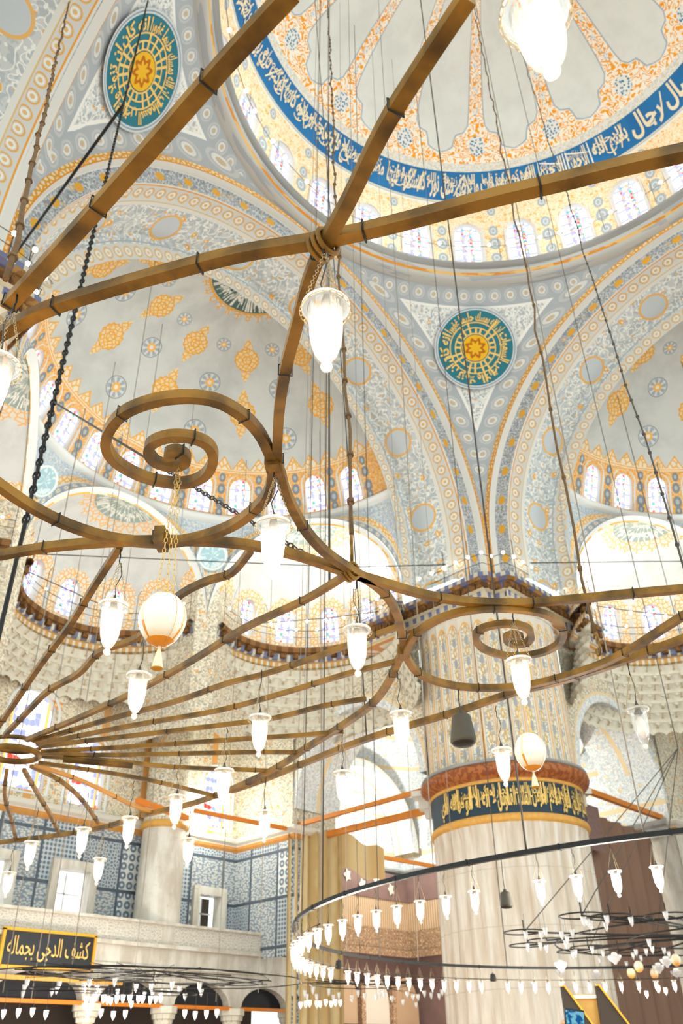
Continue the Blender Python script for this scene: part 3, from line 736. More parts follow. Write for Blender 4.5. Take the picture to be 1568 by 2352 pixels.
# ------------------------------------------------------------------ pendentives
def pendentive(q, label):
    mb = MB()
    def fn(i, j):
        a = rad(2+86*i) if True else 0
        a = pi/2*i
        m = max(cos(a), sin(a)); e0 = math.acos(min(1, 11.8/(16.69*m))); e1 = rad(44.6)
        e = e0+(e1-e0)*j; e = max(e, 0.0) if e0 < e1 else e1
        x, y = 16.6*cos(e)*cos(a), 16.6*cos(e)*sin(a)
        return (x*q[0], y*q[1], 21.3+16.6*sin(e))
    mb.quadgrid(fn, 64, 28)
    return trim(mb, MATS['pendentive_paint'], label)
pendentive((1, 1), 'grey painted pendentive above the big fluted pillar, holding a teal roundel')
pendentive((-1, 1), 'grey painted pendentive at upper left with a dark teal roundel')
def roundel(c, n, R, ring, kind, label, depth=0.06):
    """painted roundel: disc, gold centre, rings, rays and a circle of letters"""
    n = Vector(n).normalized(); up = Vector((0, 0, 1)); up = (up-n*up.dot(n)).normalized(); rt = n.cross(up)*-1
    c = Vector(c)
    def P(x, y, h=0.0): return tuple(c+rt*x+up*y+n*(h+0.5*(x*x+y*y)/ring))
    root = MB(); root.quadgrid(lambda i, j: P(R*j*cos(2*pi*i), R*j*sin(2*pi*i), 0.03), 48, 8, lambda i, j: (i*4, j*2))
    dark = kind == 'dark'
    _tn[0] += 1
    ro = root.build('trim_%d' % _tn[0], MATS['roundel_teal' if not dark else 'roundel_green'], xf=False); tag(ro, label, 'roundel', kind='structure')
    e = MB(); e.quadgrid(lambda i, j: P(R*(1.0+0.10*j)*cos(2*pi*i), R*(1.0+0.10*j)*sin(2*pi*i), 0.035), 48, 2, lambda i, j: (i*9, j))
    e.build('rim', MATS['roundel_rim'], ro, xf=False)
    m = MB(); mt = MATS['letter_gold'] if not dark else MATS['letter_white']
    F = lambda r, a, h=0.05: P(r*R*cos(a), r*R*sin(a), h)
    for r in ((0.37, 0.52, 0.66) if not dark else (0.3, 0.42)):
        m.quadgrid(lambda i, j: F(r+0.032*j, 2*pi*i), 48, 1)
    for k in range(20):
        a = 2*pi*k/20+random.uniform(-.04, .04); r0, r1 = 0.37, random.choice((0.52, 0.66, 0.66, 0.9))
        wd = 0.026
        m.quadgrid(lambda i, j: F(r0+(r1-r0)*j, a+(i-0.5)*wd*2/(r0+(r1-r0)*j)), 1, 3)
    words = ['ان الله يمسك', 'السموات', 'والارض', 'ان تزولا', 'انه كان', 'حليما غفورا']
    for k, t in enumerate(words):
        a0 = pi/2-k*2*pi/6; span = 2*pi/6*0.94
        put_text(m, t, lambda x, y: F(0.64+0.32*y, a0-span*x), 0.035, 14)
    m.build('letters', mt, ro, smooth=False, xf=False)
    if not dark:
        g = MB(); g.quadgrid(lambda i, j: F(0.35*j, 2*pi*i, 0.06), 32, 3, lambda i, j: (i, j)); g.build('gold_centre', MATS['roundel_gold'], ro, xf=False)
    return ro
mat('roundel_teal', srgb('#2a7482')); mat('roundel_green', srgb('#55706c')); mat('roundel_pale', srgb('#a3aea6'))
mat('roundel_rim', lambda: (lambda u, v: mix(band(v, 0.35, 0.6), srgb('#c9ccce'), srgb('#7f929c')))(*UV()))
mat('roundel_gold', lambda: (lambda u, v: mix(band(v+0.12*M_('COSINE', u*2*pi*8.0), 0.45, 0.7), srgb('#e6b11f'), srgb('#b5650f')))(*UV()))
for sx, lb in ((1, 'teal and gold calligraphy roundel on the pendentive above the big pillar'), (-1, 'teal and gold calligraphy roundel at upper left of the dome')):
    d = Vector((0.7071*sx, 0.7071, 0)); el = rad(34.6); nn = Vector((d.x*cos(el), d.y*cos(el), sin(el)))
    c = Vector((0, 0, 21.3))+nn*16.5
    roundel(c, -nn, 1.82, 16.5, 'teal', lb)
# ------------------------------------------------------------------ great arches
AP = [(11.7, 11.86), (11.66, 11.48), (11.98, 11.40), (12.05, 11.3), (12.12, 10.78), (12.75, 10.72), (12.85, 10.55), (14.75, 10.40), (14.8, 10.35), (14.85, 9.80), (14.9, 9.34)]
def great_arch(rotfn, label):
    mb = MB(); L = [0]
    for k in range(1, len(AP)): L.append(L[-1]+hypot(AP[k][0]-AP[k-1][0], AP[k][1]-AP[k-1][1]))
    tot = L[-1]; 
    N = 72; b = 0; path = []
    zlo = 19.6
    for i in range(N+1):
        a = pi*i/N; path.append(('a', a))
    rows = [('l', 0)]+path+[('r', 0)]
    for kind, a in rows:
        for (y, r) in AP:
            if kind == 'l': mb.v.append(rotfn((r, y, zlo)))
            elif kind == 'r': mb.v.append(rotfn((-r, y, zlo)))
            else: mb.v.append(rotfn((r*cos(a), y, 21.3+r*sin(a))))
    n = len(AP)
    us = [-1.7]+[11.0*pi*i/N for i in range(N+1)]+[11.0*pi+1.7]
    for i in range(len(rows)-1):
        for j in range(n-1):
            mb.face((i*n+j, (i+1)*n+j, (i+1)*n+j+1, i*n+j+1), [(us[i], L[j]), (us[i+1], L[j]), (us[i+1], L[j+1]), (us[i], L[j+1])])
    return trim(mb, MATS['arch_paint'], label, smooth=False)
great_arch(lambda p: p, 'great painted arch in front of the left half-dome')
great_arch(lambda p: (p[1], p[0], p[2]), 'great painted arch in front of the right half-dome')
great_arch(lambda p: (-p[1], p[0], p[2]), 'great painted arch at the upper left corner')
# ------------------------------------------------------------------ a side of the hall: half-dome, three exedrae, wall (built twice, once swapped)
SC_ = (0, 14.8, 22.6); SR = 9.5
def side(which):
    nm = {'n': 'left', 'e': 'right'}[which]
    mb = MB(); k = 0; per = 12.432
    for i in range(13):
        ac = 90+(i-6)*per
        holed(mb, lambda s, t: sph(SC_, SR, s, t), ac-per/2, ac+per/2, 13.2, 28, ac, 3.35, 14.9, 22.6, 26.0)
        P = sph(SC_, SR, ac, 14.9); Q = sph(SC_, SR, ac, 25.5)
        window('semi', 0.5, 1.95, 'stained_glass', P, Q, (cos(rad(ac)), sin(rad(ac)), 0), 1.12, label='stained-glass window at the foot of the %s half-dome' % nm)
    for a0, a1 in ((0, 90-6.5*per), (90+6.5*per, 180)): mb.quadgrid(lambda i, j: sph(SC_, SR, a0+(a1-a0)*i, 13.2+14.8*j), 3, 5, lambda i, j: (a0+(a1-a0)*i, 13.2+14.8*j))
    mb.quadgrid(lambda i, j: sph(SC_, SR, 180*i, 28+62*j), 90, 40, lambda i, j: (180*i, 28+62*j))
    trim(mb, MATS['semidome_paint'], 'grey %s half-dome painted with orange cartouches and blue roundels' % nm)
    mb = MB(); mb.lathe([(9.3, 24.86), (8.95, 24.8), (8.85, 24.66), (9.0, 24.5), (9.25, 24.45)], 64, (0, 14.8, 0), 0, pi)
    trim(mb, MATS['white_paint'], 'white ledge under the windows of the %s half-dome' % nm)
    # roundel at the apex
    c = Vector(T((0, 14.8, 22.6+SR-0.05))); n = Vector(T((0, -0.18, -1)))
    R = 1.95
    ro = MB(); CU = lambda r, a, h: (r*R*cos(a), 14.8+r*R*sin(a), 22.6+sqrt(max(0.1, (SR-h)**2-(r*R)**2)))
    ro.quadgrid(lambda i, j: CU(j, pi*i, 0.03), 36, 6, lambda i, j: (i*4, j))
    r0 = trim(ro, MATS['roundel_green'], 'dark roundel with cream calligraphy at the crown of the %s half-dome' % nm)
    lt = MB()
    for kk, t in enumerate(['قل هو الله', 'احد الله', 'الصمد لم', 'يلد ولم']):
        a0 = pi*kk/4; put_text(lt, t, lambda x, y: CU(0.52+0.45*y, a0+pi/4*0.98*x, 0.05), 0.05, 14)
        put_text(lt, t, lambda x, y: CU(0.18+0.33*y, a0+pi/4*0.98*x, 0.05), 0.05, 14)
    for kk in range(20): lt.quadgrid(lambda i, j: CU(0.1+0.85*j, pi*(kk+0.5)/20+(i-0.5)*0.02, 0.055), 1, 4)
    lt.build('letters', MATS['letter_white'], r0, smooth=False)
    # three exedrae
    for ex in (-1, 0, 1):
        A = rad(90-60*ex); er = (cos(A), sin(A)); et = (-er[1]*-1, er[0]*-1)   # radial and tangential (to the right)
        m = (0+8.05*er[0], 14.8+8.05*er[1]); HR = 4.65; ZS = 19.35
        def W(x, y, z): return (m[0]+et[0]*x+er[0]*y, m[1]+et[1]*x+er[1]*y, z)
        pos = ['left', 'middle', 'right'][ex+1]
        # spandrel surface from the arch edge up to the ring of the half-dome
        mb = MB(); N = 48
        for i in range(N+1):
            a = pi-pi*i/N; x = HR*cos(a); z = ZS+4.55*sin(a)
            p0 = Vector(W(x, 0.0, z)); az = atan2(p0.y-14.8, p0.x)
            p1 = Vector((9.24*cos(az), 14.8+9.24*sin(az), 24.66))
            for j in range(9):
                f = j/8; bul = 0.35*sin(pi*f)*(1-abs(x)/HR*0.2)
                p = p0.lerp(p1, f); p.x += cos(az)*bul*0.6; p.y += sin(az)*bul*0.6; mb.v.append(tuple(p))
        for i in range(N):
            for j in range(8):
                q = (i*9+j, (i+1)*9+j, (i+1)*9+j+1, i*9+j+1)
                uvs = []
                for ii, jj in ((i, j), (i+1, j), (i+1, j+1), (i, j+1)):
                    p0 = Vector(mb.v[ii*9]); p = Vector(mb.v[ii*9+jj]); uvs.append((4.6*pi*ii/N, (p-p0).length))
                mb.face(q, uvs)
        # soffit of the arch
        b = len(mb.v)
        for i in range(N+1):
            a = pi-pi*i/N
            for y, rr in ((0, 4.62), (0.32, 4.5), (0.34, 4.42)): mb.v.append(W(rr*cos(a), y, ZS+(rr-0.05)*sin(a)))
        for i in range(N):
            for j in range(2): mb.face((b+i*3+j, b+(i+1)*3+j, b+(i+1)*3+j+1, b+i*3+j+1), [(4.6*pi*i/N, 0.5+0.1*j)]*4)
        trim(mb, MATS['spandrel_paint'], 'spandrel and small arch before the %s apse of the %s half-dome' % (pos, nm))
        # quarter-sphere with five windows
        ER = 4.5
        def E3(s, t): a, e = rad(s), rad(t); return W(ER*cos(e)*cos(a)*-1, 0.3+ER*cos(e)*sin(a)*1.0, ZS+ER*sin(e))
        mb = MB(); per2 = 29.0
        for i in range(5):
            ac = 90+(i-2)*per2
            holed(mb, E3, ac-per2/2, ac+per2/2, 0, 34, ac, 6.2, 2.6, 18.5, 25.5, 5)
            P = E3(ac, 2.6); Q = E3(ac, 23); o = Vector(E3(ac, 0))-Vector(W(0, 0.3, ZS))
            window('exed', 0.42, 1.78, 'stained_glass_pale' if ex == 1 else 'stained_glass', P, Q, tuple(o), 1.2, label='stained-glass window in the %s apse below the %s half-dome' % (pos, nm))
        for a0, a1 in ((0, 90-2.5*per2), (90+2.5*per2, 180)): mb.quadgrid(lambda i, j: E3(a0+(a1-a0)*i, 34*j), 3, 5, lambda i, j: (a0+(a1-a0)*i, 34*j))
        mb.quadgrid(lambda i, j: E3(180*i, 34+56*j), 60, 22, lambda i, j: (180*i, 34+56*j))
        mb.quadgrid(lambda i, j: W(-ER*cos(pi*i), 0.3+ER*sin(pi*i), 18.7+0.65*j), 60, 1, lambda i, j: (180*i, -8+8*j))
        trim(mb, MATS['exedra_paint'], 'pale painted %s apse vault below the %s half-dome' % (pos, nm))
        # roundel fragment at its crown
        RR = 1.5; ro = MB(); CE = lambda r, a, h: W(-r*RR*cos(a), 0.35+r*RR*sin(a), ZS+sqrt((ER-h)**2-(r*RR)**2))
        ro.quadgrid(lambda i, j: CE(j, pi*i, 0.03), 30, 5, lambda i, j: (i*4, j))
        r0 = trim(ro, MATS['roundel_pale'], 'calligraphy roundel at the crown of the %s apse below the %s half-dome' % (pos, nm))
        lt = MB()
        for kk, t in enumerate(['الله نور', 'السموات', 'والارض', 'مثل نوره']):
            a0 = pi*kk/4; put_text(lt, t, lambda x, y: CE(0.5+0.45*y, a0+pi/4*0.98*x, 0.05), 0.06, 12); put_text(lt, t, lambda x, y: CE(0.12+0.33*y, a0+pi/4*0.98*x, 0.05), 0.06, 12)
        for kk in range(14): lt.quadgrid(lambda i, j: CE(0.1+0.88*j, pi*(kk+0.5)/14+(i-0.5)*0.03, 0.055), 1, 3)
        lt.build('letters', MATS['letter_white'], r0, smooth=False)
        # cornice gallery of modillions under the apse, with its railing of small bulbs
        mb = MB(); pr = [(4.55, 18.95), (3.95, 19.1), (3.85, 18.98), (3.9, 18.8), (4.12, 18.72), (4.15, 18.5), (4.3, 18.4), (4.32, 18.15), (4.5, 18.05), (4.55, 17.85)]
        L = [0]
        for q in range(1, len(pr)): L.append(L[-1]+hypot(pr[q][0]-pr[q-1][0], pr[q][1]-pr[q-1][1]))
        N = 60
        for i in range(N+1):
            a = pi*i/N
            for r, z in pr: mb.v.append(W(-r*cos(a), 0.3+r*sin(a), z))
        for i in range(N):
            for j in range(len(pr)-1):
                mb.face((i*len(pr)+j, (i+1)*len(pr)+j, (i+1)*len(pr)+j+1, i*len(pr)+j+1), [(4.2*pi*i/N, 1.9-L[j]), (4.2*pi*(i+1)/N, 1.9-L[j]), (4.2*pi*(i+1)/N, 1.9-L[j+1]), (4.2*pi*i/N, 1.9-L[j+1])])
        for q in range(20):
            a = pi*(q+0.5)/20; r = 4.08; p = W(-r*cos(a), 0.3+r*sin(a), 18.62); aa = atan2(er[1], er[0])+(pi/2-a)
            mb.mi = 1; mb.box(p, (0.34, 0.26, 0.24), aa); mb.mi = 0
        trim(mb, [MATS['cornice_paint'], MATS['bracket_brown']], 'patterned cornice with brown brackets under the %s apse of the %s side' % (pos, nm), smooth=False)
        rl = MB(); pts = [W(-3.9*cos(pi*i/24), 0.3+3.9*sin(pi*i/24), 19.95) for i in range(25)]
        rl.tube(pts, 0.018, 4); rl.tube([(p[0], p[1], 19.6) for p in pts], 0.014, 4)
        for i in range(0, 25, 3): rl.tube([(pts[i][0], pts[i][1], 19.1), (pts[i][0], pts[i][1], 20.9), (pts[i][0]-er[0]*.25, pts[i][1]-er[1]*.25, 21.05)], 0.014, 4)
        ro = rl.build('light_railing', MATS['dark_wire']); tag(ro, 'thin dark railing strung with small bulbs on the %s apse cornice of the %s side' % (pos, nm), 'railing')
        for i in range(1, 24, 2):
            b_ = MB(); b_.lathe([(0.0, 0.06), (0.05, 0.035), (0.06, 0), (0.05, -0.035), (0, -0.06)], 8, (pts[i][0], pts[i][1], 20.02)); b_.build('bulb', MATS['bulb_small'], ro)
    # small blue roundels where the apses meet
    for a_ in (60, 120):
        A = rad(a_); c = (8.95*cos(A), 14.8+8.95*sin(A), 22.4); mb = MB()
        u = Vector((cos(A), sin(A), 0.55)).normalized(); rt = Vector((-sin(A), cos(A), 0)); up = u.cross(rt)
        if up.z < 0: up = -up
        mb.quadgrid(lambda i, j: tuple(Vector(c)-u*0.12+rt*(0.75*j*cos(2*pi*i))+up*(0.75*j*sin(2*pi*i))), 30, 3, lambda i, j: (i*6, j))
        trim(mb, MATS['blue_disc'], 'pale blue roundel between two apses of the %s side' % nm)
mat('blue_disc', lambda: (lambda u, v: mix(band(v, 0.8, 0.92), mix(noise(vec(u, v), 2.5, 2) > 0.55, srgb('#9fbcc4'), srgb('#ccd9da')), srgb('#e0dfd8')))(*UV()))
# half-dome over the camera, seen only as a curved edge and as the shade it casts
mb = MB(); mb.quadgrid(lambda i, j: (-14.85-9.7*cos(rad(85*j))*cos(pi*(i-.5)), 9.7*cos(rad(85*j))*sin(pi*(i-.5)), 22.6+9.7*sin(rad(85*j))), 48, 20, lambda i, j: (180*i, 30+58*j))
tag(mb.build('ceiling', MATS['semidome_paint']), 'half-dome at the upper left above the photographer', 'dome', kind='structure')
mb = MB(); mb.quadgrid(lambda i, j: (-14.85-9.7*cos(pi*(i-.5)), 9.7*sin(pi*(i-.5)), 15.5+7.2*j), 48, 2, lambda i, j: (i*24, j*5)); trim(mb, MATS['wallflower_paint'], 'curved wall under the half-dome at the upper left')
side('n')
SWAP = True; side('e'); SWAP = False
# ================================================================== PILLARS, WALLS, LOWER HALL
mb = MB(); mb.quadgrid(lambda i, j: (-34+64*i, -30+60*j, 0), 8, 8, lambda i, j: (i*64, j*60))
tag(mb.build('floor', MATS['carpet']), 'carpeted floor of the prayer hall', 'floor', kind='structure')
def cornice_poly():
    return [(19.0, 10.3), (11.4, 10.3), (11.05, 10.5), (10.97, 10.97), (10.5, 11.05), (10.3, 11.4), (10.3, 19.0)]
def pillar(cx, cy, sx, label, full=True):
    """colossal fluted pillar; sx = -1 mirrors it for the left corner"""
    root = empty('fluted_pillar', (cx, cy, 0)); tag(root, label, 'pillar')
    NF = 32
    def fr(r, a, d, cusp=1.0):
        t = (a*NF/(2*pi)) % 1.0; return r-d*abs(sin(pi*t))**0.7*cusp
    if full:
        mb = MB(); zs = [0, .5, 2, 4, 6, 8, 8.6, 8.85, 9.05, 9.2]
        dd = [0, .10, .13, .13, .13, .13, .13, .09, .03, 0]
        b = 0; n = NF*8
        for z, d in zip(zs, dd):
            for i in range(n+1):
                a = 2*pi*i/n
                r = 3.08-0.05*z/9
                t = (a*NF/(2*pi)) % 1.0; c = (abs(t-0.5)*2)**2*0.35
                mb.v.append((fr(r, a, d)*cos(a), fr(r, a, d)*sin(a), z-(c if 8.5 < z < 9.15 else 0)))
        for j in range(len(zs)-1):
            for i in range(n): mb.face((j*(n+1)+i, j*(n+1)+i+1, (j+1)*(n+1)+i+1, (j+1)*(n+1)+i), [(i*.07, zs[j]), (i*.07+.07, zs[j]), (i*.07+.07, zs[j+1]), (i*.07, zs[j+1])])
        mb.build('fluted_shaft', MATS['pillar_marble'], root, xf=False)
        mb = MB(); mb.lathe([(3.02, 9.15), (3.1, 9.2), (3.14, 9.3), (3.1, 9.42), (3.04, 9.46)], 96); mb.build('lower_gold_ring', MATS['gold_paint'], root, xf=False)
        mb = MB(); mb.lathe([(3.05, 9.44), (3.05, 10.62)], 96)
        bd = mb.build('inscription_band', MATS['band_dark'], root, xf=False)
        lt = MB(); words = ['هو الله الذي', 'لا اله الا هو', 'الملك القدوس', 'السلام المؤمن', 'المهيمن العزيز', 'الجبار المتكبر', 'سبحان الله عما', 'يشركون هو الله', 'الخالق البارئ']
        for k, t in enumerate(words):
            a0 = rad(190+k*24-30)
            put_text(lt, t, lambda x, y: (3.09*cos(a0+rad(23)*x), 3.09*sin(a0+rad(23)*x), 9.5+0.92*y), 0.028, 12)
            t2 = words[(k+4) % 9]; put_text(lt, t2, lambda x, y: (3.09*cos(a0+rad(12+20*x)), 3.09*sin(a0+rad(12+20*x)), 9.98+0.56*y), 0.012, 12)
            for q in range(3):
                aa = a0+rad(random.uniform(0, 22)); lt.quadgrid(lambda i, j: (3.1*cos(aa+(i-.5)*0.02), 3.1*sin(aa+(i-.5)*0.02), 9.75+0.82*j), 1, 2)
        lt.build('gilded_letters', MATS['letter_gold'], bd, smooth=False, xf=False)
        mb = MB(); mb.lathe([(3.05, 10.6), (3.09, 10.62), (3.09, 10.72), (3.06, 10.74)], 96); mb.build('gold_fillet', MATS['gold_paint'], root, xf=False)
        mb = MB(); mb.lathe([(3.06, 10.72), (3.12, 10.8), (3.24, 10.86), (3.36, 10.98), (3.42, 11.12), (3.40, 11.24), (3.3, 11.3)], 96); mb.build('red_moulding', MATS['red_mould'], root, xf=False)
        mb = MB(); mb.lathe([(3.3, 11.3), (3.38, 11.33), (3.36, 11.42), (3.1, 11.5)], 96); mb.build('grey_lip', MATS['grey_ledge'], root, xf=False)
        # corbels for the tie beams
        for aa in (120, -30):
            a = rad(aa); mb = MB(); mb.box((3.35*cos(a), 3.35*sin(a), 11.15), (0.9, 0.8, 0.22), a); mb.box((3.25*cos(a), 3.25*sin(a), 10.8), (0.6, 0.55, 0.5), a); mb.box((3.15*cos(a), 3.15*sin(a), 10.4), (0.35, 0.4, 0.4), a)
            mb.build('corbel', MATS['marble'], root, smooth=False, xf=False)
        mb = MB(); n = NF*8; zs = [0, .3, 2, 4, 5.4, 5.8, 6.1, 6.5]; dd = [.06, .13, .13, .13, .13, .12, .05, 0]
        for z, d in zip(zs, dd):
            for i in range(n+1):
                a = 2*pi*i/n; r = 3.02; mb.v.append((fr(r, a, d)*cos(a), fr(r, a, d)*sin(a), z))
        for j in range(len(zs)-1):
            for i in range(n): mb.face((j*(n+1)+i, j*(n+1)+i+1, (j+1)*(n+1)+i+1, (j+1)*(n+1)+i))
        mb.build('painted_fluting', MATS['pillar_paint'], root, xf=False, loc=(0, 0, 11.4))
    # neck widening from the round shaft to the angular cornice
    poly = [(x-13.4, y-13.4) for x, y in cornice_poly()]
    def edge(f):   # walk along the polygon, f 0..1
        L = [0]
        for k in range(1, len(poly)): L.append(L[-1]+hypot(poly[k][0]-poly[k-1][0], poly[k][1]-poly[k-1][1]))
        t = f*L[-1]
        for k in range(1, len(poly)):
            if t <= L[k]+1e-6:
                g = (t-L[k-1])/(L[k]-L[k-1]); return (poly[k-1][0]+(poly[k][0]-poly[k-1][0])*g, poly[k-1][1]+(poly[k][1]-poly[k-1][1])*g), t
        return poly[-1], t
    fs = sorted(set([i/60 for i in range(61)]))
    # insert exact corners
    L = [0]
    for k in range(1, len(poly)): L.append(L[-1]+hypot(poly[k][0]-poly[k-1][0], poly[k][1]-poly[k-1][1]))
    fs = sorted(set([round(i/60, 5) for i in range(61)]+[round(l/L[-1], 5) for l in L]))
    def ring_at(inset, z, mbb, circ=0.0):
        for f in fs:
            (x, y), t = edge(f)
            d = hypot(x, y); ux, uy = x/d, y/d
            px, py = x-ux*0, y-uy*0
            # inset along the outward diagonal directions
            px = x+inset*(1 if x < 0 and abs(x) >= 2.2 else 0.0)+(inset*0.55 if -2.9 < x <= -2.2 else 0)*0
            py = y+inset*(1 if y < 0 and abs(y) >= 2.2 else 0.0)
            if circ:
                a = atan2(y, x); cxx, cyy = 3.03*cos(a), 3.03*sin(a); px = px*(1-circ)+cxx*circ; py = py*(1-circ)+cyy*circ
            mbb.v.append((px*sx, py, z))
    prof = [(0.55, 19.32), (0.0, 19.3), (-0.02, 19.1), (0.12, 19.0), (0.22, 18.98), (0.26, 18.66), (0.42, 18.6), (0.44, 18.35), (0.55, 18.3), (0.6, 18.12)]
    mb = MB(); n = len(fs)
    V = [0]
    for k in range(1, len(prof)): V.append(V[-1]+hypot(prof[k][0]-prof[k-1][0], prof[k][1]-prof[k-1][1]))
    for ins, z in prof: ring_at(ins, z, mb)
    for j in range(len(prof)-1):
        for i in range(n-1): mb.face((j*n+i, j*n+i+1, (j+1)*n+i+1, (j+1)*n+i), [(fs[i]*L[-1]*.8, 1.75-V[j]*.72), (fs[i+1]*L[-1]*.8, 1.75-V[j]*.72), (fs[i+1]*L[-1]*.8, 1.75-V[j+1]*.72), (fs[i]*L[-1]*.8, 1.75-V[j+1]*.72)])
    for i in range(44):
        (x, y), t = edge((i+0.5)/44)
        px = x+0.3*(1 if x < -2.2 else 0); py = y+0.3*(1 if y < -2.2 else 0); mb.mi = 1; mb.box((px*sx, py, 18.8), (0.30, 0.30, 0.26), pi/4 if x < -2.2 and y < -2.2 else 0)
    mb.build('angular_cornice', [MATS['pillar_cornice'], MATS['bracket_brown']], root, smooth=False, xf=False)
    mb = MB(); steps = [(0.6, 18.12, 0), (0.7, 17.95, .25), (0.8, 17.8, .8), (0.9, 17.7, 1)]
    for ins, z, c in steps: ring_at(ins, z, mb, c)
    for j in range(3):
        for i in range(n-1): mb.face((j*n+i, j*n+i+1, (j+1)*n+i+1, (j+1)*n+i), [(fs[i]*12, j*.3), (fs[i+1]*12, j*.3), (fs[i+1]*12, j*.3+.3), (fs[i]*12, j*.3+.3)])
    mb.build('cornice_neck', MATS['neck_paint'], root, smooth=True, xf=False)
    # railing with bulbs around the top
    rl = MB(); pts = []
    for i in range(25):
        (x, y), t = edge(0.02+0.96*i/24); px = x+0.15*(1 if x < -2.2 else 0); py = y+0.15*(1 if y < -2.2 else 0); pts.append((px*sx+cx, py+cy))
    rl.tube([(x, y, 19.8) for x, y in pts], 0.016, 4); rl.tube([(x, y, 20.25) for x, y in pts], 0.016, 4)
    for i in range(0, 25, 2): rl.tube([(pts[i][0], pts[i][1], 19.3), (pts[i][0], pts[i][1], 21.1), (pts[i][0]+.12, pts[i][1]+.12, 21.25)], 0.018, 4)
    ro = rl.build('light_railing', MATS['dark_wire'], xf=False); tag(ro, 'dark railing with small bulbs on the cornice of the ' + ('big fluted pillar' if sx == 1 else 'pillar at the left edge'), 'railing')
    for i in range(25):
        b_ = MB(); b_.lathe([(0.0, 0.08), (0.06, 0.045), (0.075, 0), (0.06, -0.045), (0, -0.08)], 8, (pts[i][0], pts[i][1], 20.3)); b_.build('bulb', MATS['bulb_small'], ro, xf=False)
    return root
mat('neck_paint', lambda: (lambda u, v: mix(noise(vec(u, v), 2.0, 3) > 0.52, srgb('#dccdb6'), srgb('#c98d62')))(*UV()))
pillar(13.4, 13.5, 1, 'colossal fluted pillar of pale marble with a dark gilded inscription band')
pillar(-13.45, 12.95, -1, 'pillar whose brown patterned cornice shows at the left edge', full=False)
# ------------------------------------------------------------------ walls of one side
def rect(mb, a, b, z0, z1, nu=1, nv=1):
    L = hypot(b[0]-a[0], b[1]-a[1]); mb.quadgrid(lambda i, j: (a[0]+(b[0]-a[0])*i, a[1]+(b[1]-a[1])*i, z0+(z1-z0)*j), nu, nv, lambda i, j: (a[0]+a[1]*0.37+L*i, z0+(z1-z0)*j))
def ledge(path, label, mname='gold_ledge', z=11.0):
    mb = MB(); P = [Vector((x, y, 0)) for x, y in path]; prof = [(0.0, -.42), (0.1, -.3), (0.14, -.15), (0.3, -.05), (0.36, .06), (0.30, .16), (0, .2)]
    L = [0]
    for k in range(1, len(prof)): L.append(L[-1]+hypot(prof[k][0]-prof[k-1][0], prof[k][1]-prof[k-1][1]))
    n = len(P); s = [0]
    for i in range(1, n): s.append(s[-1]+(P[i]-P[i-1]).length)
    for i in range(n):
        ds = []
        if i: ds.append((P[i]-P[i-1]).normalized())
        if i < n-1: ds.append((P[i+1]-P[i]).normalized())
        ns = [Vector((d.y, -d.x, 0)) for d in ds]; nn = sum(ns, Vector()); nn = nn.normalized(); k = 1/max(0.4, nn.dot(ns[0]))
        for o, zz in prof: q = P[i]+nn*(o*k); mb.v.append((q.x, q.y, z+zz))
    m = len(prof)
    for i in range(n-1):
        for j in range(m-1): mb.face((i*m+j, (i+1)*m+j, (i+1)*m+j+1, i*m+j+1), [(s[i], L[j]), (s[i+1], L[j]), (s[i+1], L[j+1]), (s[i], L[j+1])])
    return trim(mb, MATS[mname], label, smooth=False)
def muqarnas(mb, cx, cy, r0, r1, z0, z1, a0, a1, tiers, per):
    """stalactite vault: tiers of little niches stepping inwards from wall (r0 at z0) to cornice (r1 at z1)"""
    for t in range(tiers):
        ra = r0+(r1-r0)*t/tiers; rb = r0+(r1-r0)*(t+1)/tiers; za = z0+(z1-z0)*t/tiers; zb = z0+(z1-z0)*(t+1)/tiers
        nn = int(abs(a1-a0)*ra/per); off = 0.5*(t % 2)
        def fn(i, j):
            a = a0+(a1-a0)*i; ph = (i*nn+off) % 1.0; sc = abs(sin(pi*ph)); d = 0.17*sc*sin(pi*min(1, j*1.1))
            zz = za+(zb-za)*j-0.16*(1-sc)*(1-j)
            r = ra+(rb-ra)*(j**1.6)+d*(1 if r0 > r1 else 1)
            return (cx+r*cos(a), cy+r*sin(a), zz)
        mb.quadgrid(fn, max(8, nn*6), 5, lambda i, j: (i*nn*0.62+off*0.62, (t+j)*0.62))
